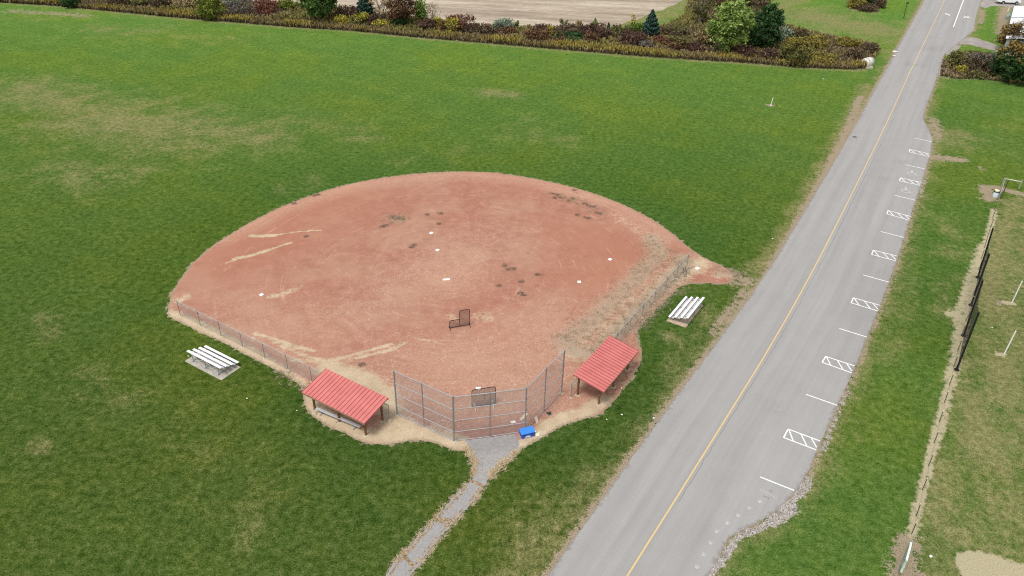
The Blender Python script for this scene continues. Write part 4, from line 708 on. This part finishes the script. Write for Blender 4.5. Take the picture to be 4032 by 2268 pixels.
obj('gutter', MB().beam((-.05, .02, BHt-.02), (-.05, BL_-.02, BHt-.02), .10, .12), plain('dark_gutter', (.06,.07,.07), .6), t, True)
c0 = G(3962,76); a_ = G(3972,62); one('metal_drum', MB().tube(c0+up*.35, a_+up*.35, .34, n=14), plain('grey_green_drum', (.22,.27,.26), .6), 'grey green drum lying on its side by the building wall', 'drum', c0); c0 = G(3968,46); one('white_stake', MB().tube(c0, c0+up*1.0, .10, n=8), OFFW, 'short white stake by the building wall', 'post', c0)
# ------------------------------------------------------------------ VEGETATION
_leaf = {}
def leafmat(c1, c2, c3):
    key = (c1, c2, c3)
    if key not in _leaf:
        k = NT('foliage_%d' % len(_leaf)); f = k.math('ADD', k.math('MULTIPLY', k.rnd(), .6), k.math('MULTIPLY', k.noise(.9, 3), .4)); c = k.ramp(f, [(.22, tuple(q*1.3 for q in c1)), (.5, tuple(q*1.3 for q in c2)), (.8, tuple(q*1.3 for q in c3))])
        tr = k.n('ShaderNodeBsdfTranslucent'); k._in(tr.inputs[0], c); ms = k.n('ShaderNodeMixShader'); ms.inputs[0].default_value = .22; k.out(c, .75, 0, .2)
        k.l(k.b.outputs[0], ms.inputs[1]); k.l(tr.outputs[0], ms.inputs[2]); k.l(ms.outputs[0], k.t.nodes['Material Output'].inputs[0]); _leaf[key] = k.m
    return _leaf[key]
def leaves(pts, size, rng, up_bias=.35, elong=1.5):
    n_ = len(pts); nrm = rng.normal(0, 1, (n_, 3)); nrm[:, 2] = np.abs(nrm[:, 2])+up_bias; nrm /= np.linalg.norm(nrm, axis=1)[:, None]
    t = rng.normal(0, 1, (n_, 3)); t -= (t*nrm).sum(1)[:, None]*nrm; t /= np.linalg.norm(t, axis=1)[:, None]; b = np.cross(nrm, t); s = size*rng.uniform(.55, 1.3, n_)[:, None]
    q = np.stack([pts-t*s*elong*.5, pts+b*s*.42, pts+t*s*elong*.5, pts-b*s*.42], 1).reshape(-1, 3); return q, np.arange(n_*4).reshape(n_, 4)
def np_obj(name, v, f, mat, parent=None):
    me = bpy.data.meshes.new(name); me.from_pydata(v.tolist(), [], f.tolist()); me.materials.append(mat); o = bpy.data.objects.new(name, me); COL.objects.link(o)
    if parent: o.parent = parent
    return o
BARK = plain('bark', (.10,.075,.055), .95, 0, .3, 4); BARKG = plain('grey_bark', (.26,.24,.21), .95, 0, .25, 4)
PAL = dict(maple=((.028,.062,.014),(.055,.115,.022),(.115,.185,.045)), lime=((.085,.130,.022),(.155,.225,.045),(.29,.37,.13)), dark=((.014,.036,.012),(.026,.066,.018),(.055,.115,.03)), spruce=((.016,.040,.030),(.032,.072,.052),(.065,.120,.085)),
    yellow=((.12,.11,.018),(.25,.22,.03),(.42,.37,.06)), olive=((.055,.058,.020),(.105,.105,.036),(.175,.165,.055)), ygreen=((.045,.075,.012),(.105,.135,.02),(.24,.24,.04)), maroon=((.040,.022,.017),(.078,.043,.033),(.13,.075,.055)), red=((.08,.030,.021),(.145,.058,.040),(.21,.10,.065)), rust=((.058,.032,.017),(.115,.062,.032),(.18,.105,.055)),
    brown=((.045,.032,.020),(.095,.068,.040),(.165,.12,.075)), tan=((.15,.115,.055),(.26,.20,.095),(.38,.30,.16)), silver=((.085,.115,.075),(.16,.20,.14),(.26,.30,.23)), bright=((.05,.105,.014),(.10,.175,.025),(.17,.25,.045)), orange=((.075,.048,.014),(.15,.095,.025),(.25,.165,.045)), grey=((.055,.045,.036),(.11,.095,.075),(.19,.165,.135)), gold=((.095,.08,.018),(.17,.14,.028),(.26,.22,.05)))
vi = [0]
def plant(kind, pal, label, x0, x1, ytop, ybase, name='shrub', cat='shrub', shape='dome', dens=1.0, leaf=.30, hmax=None, group='shrubs in the hedgerow', pal2=None, back=.30):
    vi[0] += 1; rng = np.random.RandomState(100+vi[0]); rr = random.Random(vi[0]); b = G((x0+x1)/2, ybase); ppm = abs(PX((b.x+.5, b.y, 1.5))[0]-PX((b.x-.5, b.y, 1.5))[0]); w = (x1-x0)/ppm*1.16; b = b+Vector((b.x, b.y, 0)).normalized()*w*back
    h = HT(b, ytop)*1.06; t = thing(name, label, cat, b, 0, group)
    th = MB(); th_n = {'dome': 5, 'tree': 7, 'cone': 1, 'wispy': 9, 'sparse': 8}[shape]; tr = max(.05, .022*h)
    rad = w/2
    if shape in ('tree', 'sparse'):
        th.tube((0, 0, 0), (0, 0, h*.55), tr*1.5, tr, 7); 
        for i in range(th_n):
            az = i*2.4+rr.random(); z0 = h*rr.uniform(.15, .5); e = (rad*.75*math.cos(az), rad*.75*math.sin(az), min(h*.95, z0+h*rr.uniform(.2, .45))); mdl = (e[0]*.5, e[1]*.5, z0+(e[2]-z0)*.35); th.tube((0, 0, z0), mdl, tr*.6, tr*.4, 5).tube(mdl, e, tr*.4, tr*.12, 5)
            for j in range(3): th.tube(mdl, (e[0]*rr.uniform(.5, 1.1)+rr.uniform(-.5, .5), e[1]*rr.uniform(.5, 1.1)+rr.uniform(-.5, .5), e[2]*rr.uniform(.85, 1.08)), tr*.22, tr*.06, 4)
    elif shape == 'cone': th.tube((0, 0, 0), (0, 0, h*.95), tr*1.4, .02, 7)
    else:
        for i in range(th_n):
            az = i*2.4+rr.random(); e = (rad*rr.uniform(.3, .8)*math.cos(az), rad*rr.uniform(.3, .8)*math.sin(az), h*rr.uniform(.6, .9)); th.tube((rr.uniform(-.1, .1), rr.uniform(-.1, .1), 0), e, .045, .015, 4)
    obj('trunk' if shape in ('tree', 'sparse', 'cone') else 'stems', th, BARKG if pal in ('grey', 'silver') or shape == 'sparse' else BARK, t, True)
    if shape == 'cone':
        nl = int(dens*w*h*120); z = h*(1-rng.uniform(0, 1, nl)**.6)*.98; prof = np.where(z < .12*h, .75+.25*z/(.12*h), 1)*np.clip(1-(z/h)**1.7, .05, 1); a_ = rng.uniform(0, 6.28, nl); lay = .82+.18*np.sin(z*7+np.sin(a_*3)*1.5+a_*2); r = rad*prof*lay*np.sqrt(rng.uniform(.45, 1, nl)); pts = np.stack([r*np.cos(a_), r*np.sin(a_), z], 1)
    elif shape == 'wispy':
        st = [(rad*.75*rng.uniform(-1, 1), rad*.75*rng.uniform(-1, 1)) for _ in range(9)]; pts = []
        for sx, sy in st:
            m_ = int(26*dens); zz = rng.uniform(.15, 1, m_)*h*rng.uniform(.75, 1); pts.append(np.stack([sx*(.4+.6*zz/h)+rng.normal(0, .12, m_), sy*(.4+.6*zz/h)+rng.normal(0, .12, m_), zz], 1))
        pts = np.concatenate(pts)
    else:
        zc, zr, z_lo = (.50*h, .52*h, .02) if shape == 'dome' else (.56*h, .45*h, .05); nc = int((26 if shape != 'sparse' else 20)+w*h*1.1); d_ = rng.normal(0, 1, (nc, 3)); d_ /= np.linalg.norm(d_, axis=1)[:, None]; rr_ = rng.uniform(.55, 1.0, nc)**.6; C_ = d_*rr_[:, None]*np.array([rad*.92, rad*.92, zr*.93]); C_[:, 2] += zc
        if shape == 'dome':                         # skirt to the ground
            C_[:, 2] = np.maximum(C_[:, 2], .15); 
        per = int(dens*(34 if shape != 'sparse' else 9)); cr = min(.62, .20*w+.12)
        pts = (C_[:, None, :]+rng.normal(0, 1, (nc, per, 3))*np.array([cr, cr, cr*.6])*.62).reshape(-1, 3); pts[:, 2] = np.clip(pts[:, 2], .06, h*1.02)
        core = rng.normal(0, .33, (int(nc*per*.25) if shape != 'sparse' else 4, 3))*np.array([rad, rad, zr])+np.array([0, 0, zc*.95]); core[:, 2] = np.clip(core[:, 2], .1, h*.9); pts = np.concatenate([pts, core])
    if pal2:
        msk = rng.uniform(0, 1, len(pts)) < np.clip((pts[:, 2]/h-.55)*3, 0, .9); v, f = leaves(pts[~msk], leaf, rng); np_obj('crown' if name != 'shrub' else 'foliage', v, f, leafmat(*PAL[pal]), t)
        if msk.any(): v, f = leaves(pts[msk], leaf, rng); np_obj('top_foliage', v, f, leafmat(*PAL[pal2]), t)
    else:
        v, f = leaves(pts, leaf, rng); np_obj('crown' if name != 'shrub' else 'foliage', v, f, leafmat(*PAL[pal]), t)
    return t
TR = dict(name='tree', cat='tree', group='trees along the hedgerow')
V = [
 ('maple','large deep green tree cut off by the top edge, left of the stubble field',1193,1330,-75,98,dict(shape='tree',leaf=.42,dens=1.3,back=.2,**TR)),
 ('ygreen','yellow green round bush at the grass edge near the upper left',784,884,-14,82,dict(leaf=.33,dens=1.2,back=.2)),
 ('grey','bare grey branched bush right of the yellow green round bush',894,1016,-6,62,dict(dens=.45)),('silver','dull blue green bush behind the bare grey branches',892,945,-8,40,dict()),
 ('red','brick red bush right of the bare grey bush',1014,1092,-2,62,dict()),('ygreen','yellow green bush at the edge of the stubble, left of the deep green tree',1098,1168,-2,42,dict()),
 ('tan','orange tan bush left of the yellow green round bush',690,772,-22,42,dict()),('brown','dull brown bush at the top edge, left of the orange tan bush',600,690,-24,34,dict()),('brown','low brown bush by the dark evergreen near the top left',420,520,-20,30,dict()),('olive','olive bush at the top edge between two brown bushes',520,600,-26,28,dict()),
 ('dark','dark evergreen bush in the weeds near the top left corner',253,318,-42,33,dict()),('olive','olive weedy bush at the very top left corner',60,180,-30,6,dict()),
 ('maroon','dark brown red bush between the deep green tree and yellow bushes',1325,1408,26,80,dict(pal2='brown')),
 ('yellow','bright yellow small bush right of the deep green tree',1328,1375,62,104,dict(leaf=.26)),
 ('olive','grey olive round bush with a yellow crest',1383,1457,55,108,dict(pal2='yellow',dens=1.2)),
 ('spruce','blue green conifer cut off by the top edge',1405,1478,-60,72,dict(shape='cone',dens=.9,leaf=.36,**TR)),
 ('tan','thin tan tree with bare pale stems left of the rust brown tree',1462,1530,-25,84,dict(shape='sparse',leaf=.3,dens=1.3,**TR)),
 ('maroon','dark purple bush below the thin tan tree',1458,1494,60,104,dict()),('yellow','yellow bush in front of the thin tan tree',1474,1527,78,112,dict(leaf=.28,dens=.8)),
 ('rust','big rust brown tree cut off by the top edge, left of the stubble field view',1519,1636,-45,112,dict(shape='tree',leaf=.36,dens=1.1,pal2='brown',**TR)),
 ('dark','dark green bush under the rust brown tree',1555,1600,72,110,dict()),('bright','bright green small tree right of the rust brown tree',1634,1685,6,84,dict(shape='dome',leaf=.3,**TR)),
 ('tan','bare slender tree with a dark tuft against the stubble',1682,1728,9,88,dict(shape='sparse',leaf=.24,dens=.8,pal2='brown',**TR)),
 ('maroon','low purple brown thicket below the bright green tree',1650,1712,80,124,dict()),('yellow','small yellow bush at the foot of the bare slender tree',1710,1742,72,116,dict(leaf=.26,dens=.8)),
 ('maroon','wide reddish maroon bush behind the brightest yellow bush',1750,1880,64,134,dict(pal2='red')),('rust','rust brown bush left of the brightest yellow bush',1738,1775,84,130,dict()),
 ('yellow','brightest yellow bush in front of the wide maroon bush',1756,1810,76,136,dict(leaf=.27,dens=1.2)),('brown','dark olive brown bush left of the silver green bush',1888,1952,100,140,dict()),
 ('silver','silver green bush standing against the stubble',1940,2018,78,128,dict(leaf=.27)),('rust','low reddish twiggy bush under the silver green bush',1960,2030,106,140,dict(dens=.7)),('bright','tiny light green sapling right of the silver green bush',2020,2042,82,118,dict(shape='wispy')),
 ('rust','rust coloured round bush at the middle of the hedgerow',2078,2162,116,172,dict(dens=1.2)),('maroon','thin dark maroon bush behind the rust round bush',2104,2160,98,132,dict(dens=.6)),('yellow','thin yellow stem bush right of the rust round bush',2152,2180,100,150,dict(shape='wispy')),
 ('olive','upright wispy green shrub against the stubble, left of two',2194,2244,72,118,dict(shape='wispy')),('tan','upright wispy tan shrub against the stubble, right of two',2248,2292,80,118,dict(shape='wispy')),
 ('brown','broad dark brown thicket below the wispy shrubs',2178,2290,104,146,dict()),('dark','low dark green bramble below the broad brown thicket',2186,2300,136,170,dict()),('red','low red bramble at the goldenrod edge',2194,2242,152,174,dict(leaf=.24)),
 ('maroon','broad maroon bush left of the tiny dark spruce',2283,2400,100,158,dict(dens=1.2)),('bright','small light green cone shaped sapling behind the broad maroon bush',2325,2358,72,114,dict(shape='cone',dens=.7,leaf=.25)),('spruce','tiny dark spruce right of the broad maroon bush',2385,2403,88,128,dict(shape='cone',dens=1.5,leaf=.22,**TR)),
 ('rust','orange brown weedy bush in front of the broad maroon bush',2312,2345,134,170,dict()),('olive','mixed green thicket left of the blue spruce',2400,2480,104,148,dict(dens=.8)),('bright','low bright green bramble left of the blue spruce',2476,2528,92,134,dict(leaf=.24)),('yellow','thin leaning yellow green sapling left of the blue spruce',2478,2503,52,130,dict(shape='wispy',dens=.7)),
 ('maroon','dark maroon round bush just left of the blue spruce foot',2438,2548,126,190,dict(dens=1.2)),
 ('spruce','lone blue green spruce in the middle of the hedgerow',2521,2594,41,154,dict(shape='cone',dens=1.25,leaf=.34,hmax=None,**TR)),
 ('grey','grey brown bush in front of the lone spruce',2506,2566,165,202,dict()),('red','dark red bush right of the lone spruce foot',2576,2618,148,176,dict()),
 ('brown','broad olive brown thicket right of the lone spruce',2594,2710,100,154,dict(pal2='olive')),('rust','brown bush with yellow leaves behind the goldenrod, left of the purple bush',2616,2710,148,202,dict(pal2='olive')),
 ('olive','tall thin grey green tree at the top edge, left of the light green tree',2708,2794,-70,104,dict(shape='sparse',leaf=.34,dens=2.6,pal2='brown',**TR)),
 ('tan','yellow tan bush against the left side of the light green tree',2745,2806,98,182,dict(pal2='olive')),('maroon','purple bush left of the light green tree foot',2708,2756,172,206,dict()),
 ('lime','biggest light green tree near the road end of the hedgerow',2782,2930,12,224,dict(shape='tree',leaf=.42,dens=1.35,back=.12,**TR)),
 ('lime','smaller light green tree leaning on the right of the biggest one',2880,2955,36,150,dict(shape='dome',leaf=.40,**TR)),
 ('dark','dark green dense round tree right of the light green trees',2934,3058,22,200,dict(shape='dome',leaf=.36,dens=1.5,back=.15,**TR)),
 ('orange','orange brown bush between the light and dark green trees',2912,3000,130,192,dict(pal2='orange',dens=.9)),('maroon','maroon bush at the foot of the light green tree',2882,2968,184,236,dict()),('maroon','maroon brown bush at the foot of the dark green tree',2986,3072,196,246,dict(pal2='brown')),
 ('silver','pale silver green bush right of the dark green tree',3050,3102,112,172,dict()),('olive','olive round bush with yellow edges right of the maroon bush',3066,3172,150,264,dict(dens=1.3,pal2='gold',leaf=.32)),
 ('olive','low olive bush between the silver bush and the mown lawn',3100,3180,118,170,dict(pal2='brown')),('gold','golden brown bush in the weeds before the mown lawn',3170,3250,140,196,dict(dens=.8)),('gold','low golden bush at the front of the weeds near the culvert',3180,3300,218,264,dict(dens=.8)),
 ('brown','brown weedy bush left of the culvert pipe',3330,3400,190,240,dict(dens=.7)),('brown','dark brown clump at the road end of the weeds',3395,3450,172,212,dict(dens=.8)),('gold','golden weed clump at the lawn edge of the weeds',3290,3380,150,196,dict(dens=.8)),
 ('dark','dark evergreen in the weedy island at the top of the mown lawn',3396,3448,-60,24,dict(shape='cone',dens=1.2,leaf=.36,**TR)),('gold','golden weed clump left of the dark evergreen on the lawn',3335,3398,-8,36,dict(group='clumps in the lawn island')),('brown','brown weed clump right of the dark evergreen on the lawn',3440,3478,-6,32,dict(group='clumps in the lawn island')),('brown','low brown weed clump in front of the lawn evergreen',3372,3450,18,46,dict(group='clumps in the lawn island')),
 ('rust','reddish tan bush at the top edge behind the light green tree',2800,2880,-40,40,dict(dens=.8)),('olive','olive bush at the top edge behind the dark green tree',2870,2945,-45,46,dict(dens=.9)),('brown','brown thicket at the top edge left of the mown lawn',2935,3030,-30,40,dict(dens=.8)),
 ('brown','brown thicket in the weeds right of the road',3790,3870,212,292,dict(pal2='grey',dens=.8,group='thicket right of the road')),('olive','olive thicket below the gravel drive',3722,3790,205,268,dict(dens=.8,group='thicket right of the road')),('yellow','small yellow bush in the weeds right of the road',3768,3797,262,292,dict(leaf=.24,group='thicket right of the road')),('olive','low olive weeds at the lawn edge right of the road',3790,3890,266,306,dict(pal2='brown',dens=.8,group='thicket right of the road')),('grey','grey twiggy bush below the gravel drive',3850,3915,210,290,dict(dens=.6,group='thicket right of the road')),('gold','small golden bush left of the big autumn tree',3894,3926,238,272,dict(leaf=.26,group='thicket right of the road')),
 ('dark','big autumn tree with dark green crown at the right edge',3900,4080,178,326,dict(shape='dome',leaf=.40,dens=1.5,pal2='orange',back=.1,name='tree',cat='tree',group='trees right of the road')),('orange','orange autumn tree behind the gravel drive end',3925,3985,92,205,dict(shape='tree',leaf=.36,dens=.7,name='tree',cat='tree',group='trees right of the road')),('brown','sparse grey brown tree in front of the white roof',3965,4060,65,225,dict(shape='sparse',leaf=.30,dens=2.2,pal2='orange',back=.05,name='tree',cat='tree',group='trees right of the road')),
 ('tan','pale dry grass mound beside the gravel drive',3922,3958,140,172,dict(shape='wispy',dens=3,leaf=.3,name='shrub',group='thicket right of the road')),
]
for pal, lab, x0, x1, yt, yb, kw in V: plant('p', pal, lab, x0, x1, yt, yb, **kw)
# goldenrod and weeds: nobody could count the stalks
def weeds(name, poly, dens, hs, mats, seed, mask=None, w=.16):
    rng = np.random.RandomState(seed); X = [p[0] for p in poly]; Y = [p[1] for p in poly]; A = abs(sum(poly[i][0]*poly[(i+1) % len(poly)][1]-poly[(i+1) % len(poly)][0]*poly[i][1] for i in range(len(poly))))/2
    n_ = int(A*dens*1.2*(max(X)-min(X))*(max(Y)-min(Y))/A); Q = np.stack([rng.uniform(min(X), max(X), n_), rng.uniform(min(Y), max(Y), n_)], 1); Q = Q[inside(Q, poly)]
    Q = Q[(Q[:, 1] < 260) & (np.abs(Q[:, 0]) < 160)]
    if mask is not None: Q = Q[mask(Q)]
    n_ = len(Q); pn = vnoise(Q, 6, seed); h = hs*rng.uniform(.6, 1.15, n_)*(1+.22*pn); a_ = rng.uniform(0, 6.28, n_); ln = rng.normal(0, .16, (n_, 2)); ww = w*rng.uniform(.6, 1.3, n_)
    b3 = np.column_stack([Q, np.zeros(n_)]); tp = np.column_stack([Q+ln, h]); dx = np.column_stack([np.cos(a_)*ww, np.sin(a_)*ww, np.zeros(n_)])
    midp = b3*.42+tp*.58; v = np.stack([b3-dx*.5, b3+dx*.5, midp+dx*.7, tp+dx*.5, tp-dx*.5, midp-dx*.7], 1).reshape(-1, 3); i6 = np.arange(n_)*6
    f = [(i, i+1, i+2, i+5) for i in i6]+[(i+5, i+2, i+3, i+4) for i in i6]; me = bpy.data.meshes.new(name); me.from_pydata(v.tolist(), [], f)
    at = me.attributes.new('up', 'FLOAT', 'POINT'); at.data.foreach_set('value', np.tile(np.array([0,0,.55,1,1,.55], np.float32), n_)); at = me.attributes.new('patch', 'FLOAT', 'POINT'); at.data.foreach_set('value', np.repeat((pn*.5+.5+rng.normal(0, .12, n_)).astype(np.float32), 6))
    me.materials.append(mats); o = bpy.data.objects.new(name, me); COL.objects.link(o); o['kind'] = 'stuff'; return o
k = NT('goldenrod_stalks'); u_ = k.attr('up'); pa = k.attr('patch'); rn = k.rnd()
stem = k.mix(rn, (.055,.038,.024), (.115,.082,.050)); head = k.mix(k.mr(pa, .25, .75), k.mix(rn, (.17,.125,.060), (.27,.21,.095)), k.mix(rn, (.24,.19,.042), (.40,.32,.085)))
c = k.mix(k.mr(u_, .45, .8), stem, head); GOLD = k.out(c, .9, 0, .1)
k = NT('brown_weeds'); u_ = k.attr('up'); pa = k.attr('patch'); rn = k.rnd(); BRW = k.out(k.mix(k.mr(u_, .2, .8), k.mix(rn, (.06,.045,.028), (.12,.09,.055)), k.mix(k.mr(pa, .3, .7), k.mix(rn, (.15,.11,.065), (.29,.22,.13)), k.mix(rn, (.16,.15,.05), (.30,.26,.085)))), .9, 0, .1)
fr = [G(*p) for p in FRONT]; fb = [p+Vector((p.x, p.y, 0)).normalized()*3.0 for p in fr]; BANDP = [p for p in fr]+[p for p in reversed(fb)]
o = weeds('goldenrod', BANDP, 18, 1.15, GOLD, 3); tag(o, 'band of golden goldenrod weeds along the edge of the mown outfield', 'weeds')
o = weeds('brush', WEED, 5, .85, BRW, 4, w=.3); tag(o, 'brown underbrush filling the hedgerow behind the goldenrod band', 'undergrowth')
RW = [G(*p) for p in [(3700,300),(3712,245),(3760,212),(3830,212),(3910,222),(3950,250),(4060,300),(4060,335),(3930,322),(3850,312),(3760,312)]]
o = weeds('roadside_weeds', [tuple(p[:2]) for p in RW], 6, .8, BRW, 5, w=.3); tag(o, 'brown and olive weeds around the thicket right of the road', 'weeds')
# dead grass tufts on the infield's weedy right side, loose clumps, and beside the path
def tufts(name, cents, mat, seed, hs=.16, per=16, rad=.16, w=.013):
    rng = np.random.RandomState(seed); C_ = np.array(cents); n_ = len(C_)*per; c_ = np.repeat(C_, per, 0)+rng.normal(0, rad, (n_, 2)); ln = rng.normal(0, hs*1.1, (n_, 2)); h = hs*rng.uniform(.4, 1.2, n_); a_ = rng.uniform(0, 6.28, n_)
    b3 = np.column_stack([c_, np.full(n_, .005)]); tp = np.column_stack([c_+ln, h]); dx = np.column_stack([np.cos(a_)*w, np.sin(a_)*w, np.zeros(n_)]); v = np.stack([b3-dx, b3+dx, tp+dx*.3, tp-dx*.3], 1).reshape(-1, 3); f = np.arange(n_*4).reshape(n_, 4)
    o = np_obj(name, v, f, mat); o['kind'] = 'stuff'; return o
k = NT('dead_grass_blades'); DEADG = k.out(k.ramp(k.rnd(), [(.1, (.16,.12,.08)), (.5, (.33,.26,.175)), (.9, (.50,.42,.29))]), .9, 0, .1)
k = NT('straw_blades'); STRAW = k.out(k.ramp(k.rnd(), [(.1, (.36,.26,.14)), (.5, (.56,.44,.28)), (.9, (.70,.58,.40))]), .9, 0, .1)
rng = np.random.RandomState(9); cs_ = []
for pts, w, n_ in ((((1640,600),(1655,650),(1600,700),(1540,770),(1470,835),(1420,865)),2.0,300),(((1725,655),(1690,705),(1620,775),(1560,835),(1500,890)),1.6,380),(((1720,722),(1640,792),(1602,832)),.5,70),(((1395,490),(1440,500),(1490,520),(1510,536)),1.2,60),(((975,548),(1015,552)),1.0,70),(((690,928),(780,985)),.6,40),(((1800,675),(1880,698)),1.0,50)):
    pw = [T(*p) for p in pts]
    for _ in range(n_): i = rng.randint(len(pw)-1); q = pw[i].lerp(pw[i+1], rng.uniform()); cs_.append((q.x+rng.normal(0, w*.6), q.y+rng.normal(0, w*.6)))
for c_ in CLUMPS:
    q = T(*c_)
    for _ in range(2): cs_.append((q.x+rng.normal(0, .22), q.y+rng.normal(0, .14)))
tag(tufts('dead_grass', cs_, DEADG, 11, .10, 22, .13), 'tufts of dead grass scattered over the weedy side of the red infield', 'dead grass')
cs_ = []
for pts, w, n_ in (([(1831,1760),(1860,1800),(1868,1835)],.12,40),([(1866,1840),(1866,1880)],.1,16),([(2042,1772),(2016,1800),(1973,1830),(1948,1856),(1925,1890)],.13,70),([(1897,1923),(1871,1966),(1841,2000),(1781,2060)],.1,10),([(1828,1912),(1764,1985),(1710,2043),(1624,2138),(1551,2219)],.1,24),([(1726,2125),(1658,2214)],.1,7)):
    pw = [G(*p) for p in pts]
    for _ in range(n_): i = rng.randint(len(pw)-1); q = pw[i].lerp(pw[i+1], rng.uniform()); cs_.append((q.x+rng.normal(0, w), q.y+rng.normal(0, w)))
tag(tufts('straw_grass', cs_, STRAW, 12, .15, 26, .10), 'straw coloured dead grass fringing the cracked footpath', 'dead grass')
# ------------------------------------------------------------------ LIGHT
w = bpy.data.worlds.new('World'); S.world = w; w.use_nodes = True; nt = w.node_tree; bg = nt.nodes['Background']; sky = nt.nodes.new('ShaderNodeTexSky'); sky.sky_type = 'NISHITA'; sky.sun_disc = False
ELEV, AZI = R(64), R(215); sky.sun_elevation = ELEV; sky.sun_rotation = AZI; sky.dust_density = 1; sky.air_density = 1.0
hs = nt.nodes.new('ShaderNodeHueSaturation'); hs.inputs['Saturation'].default_value = .06; nt.links.new(sky.outputs[0], hs.inputs['Color']); nt.links.new(hs.outputs[0], bg.inputs[0]); bg.inputs[1].default_value = .10
sl = bpy.data.lights.new('sun', 'SUN'); sl.energy = 1.5; sl.angle = R(16); sl.color = (1, .965, .92); so = bpy.data.objects.new('sun', sl); COL.objects.link(so)
sd = Vector((math.sin(AZI)*math.cos(ELEV), math.cos(AZI)*math.cos(ELEV), math.sin(ELEV))); so.rotation_euler = sd.to_track_quat('Z', 'Y').to_euler(); so.location = (0, 0, 90)
S.view_settings.view_transform = 'Standard'; S.view_settings.look = 'None'; S.view_settings.gamma = 1; S.view_settings.exposure = .88
S.cycles.max_bounces = 8; S.cycles.transparent_max_bounces = 24; S.cycles.use_denoising = False; S.cycles.filter_width = 1.1
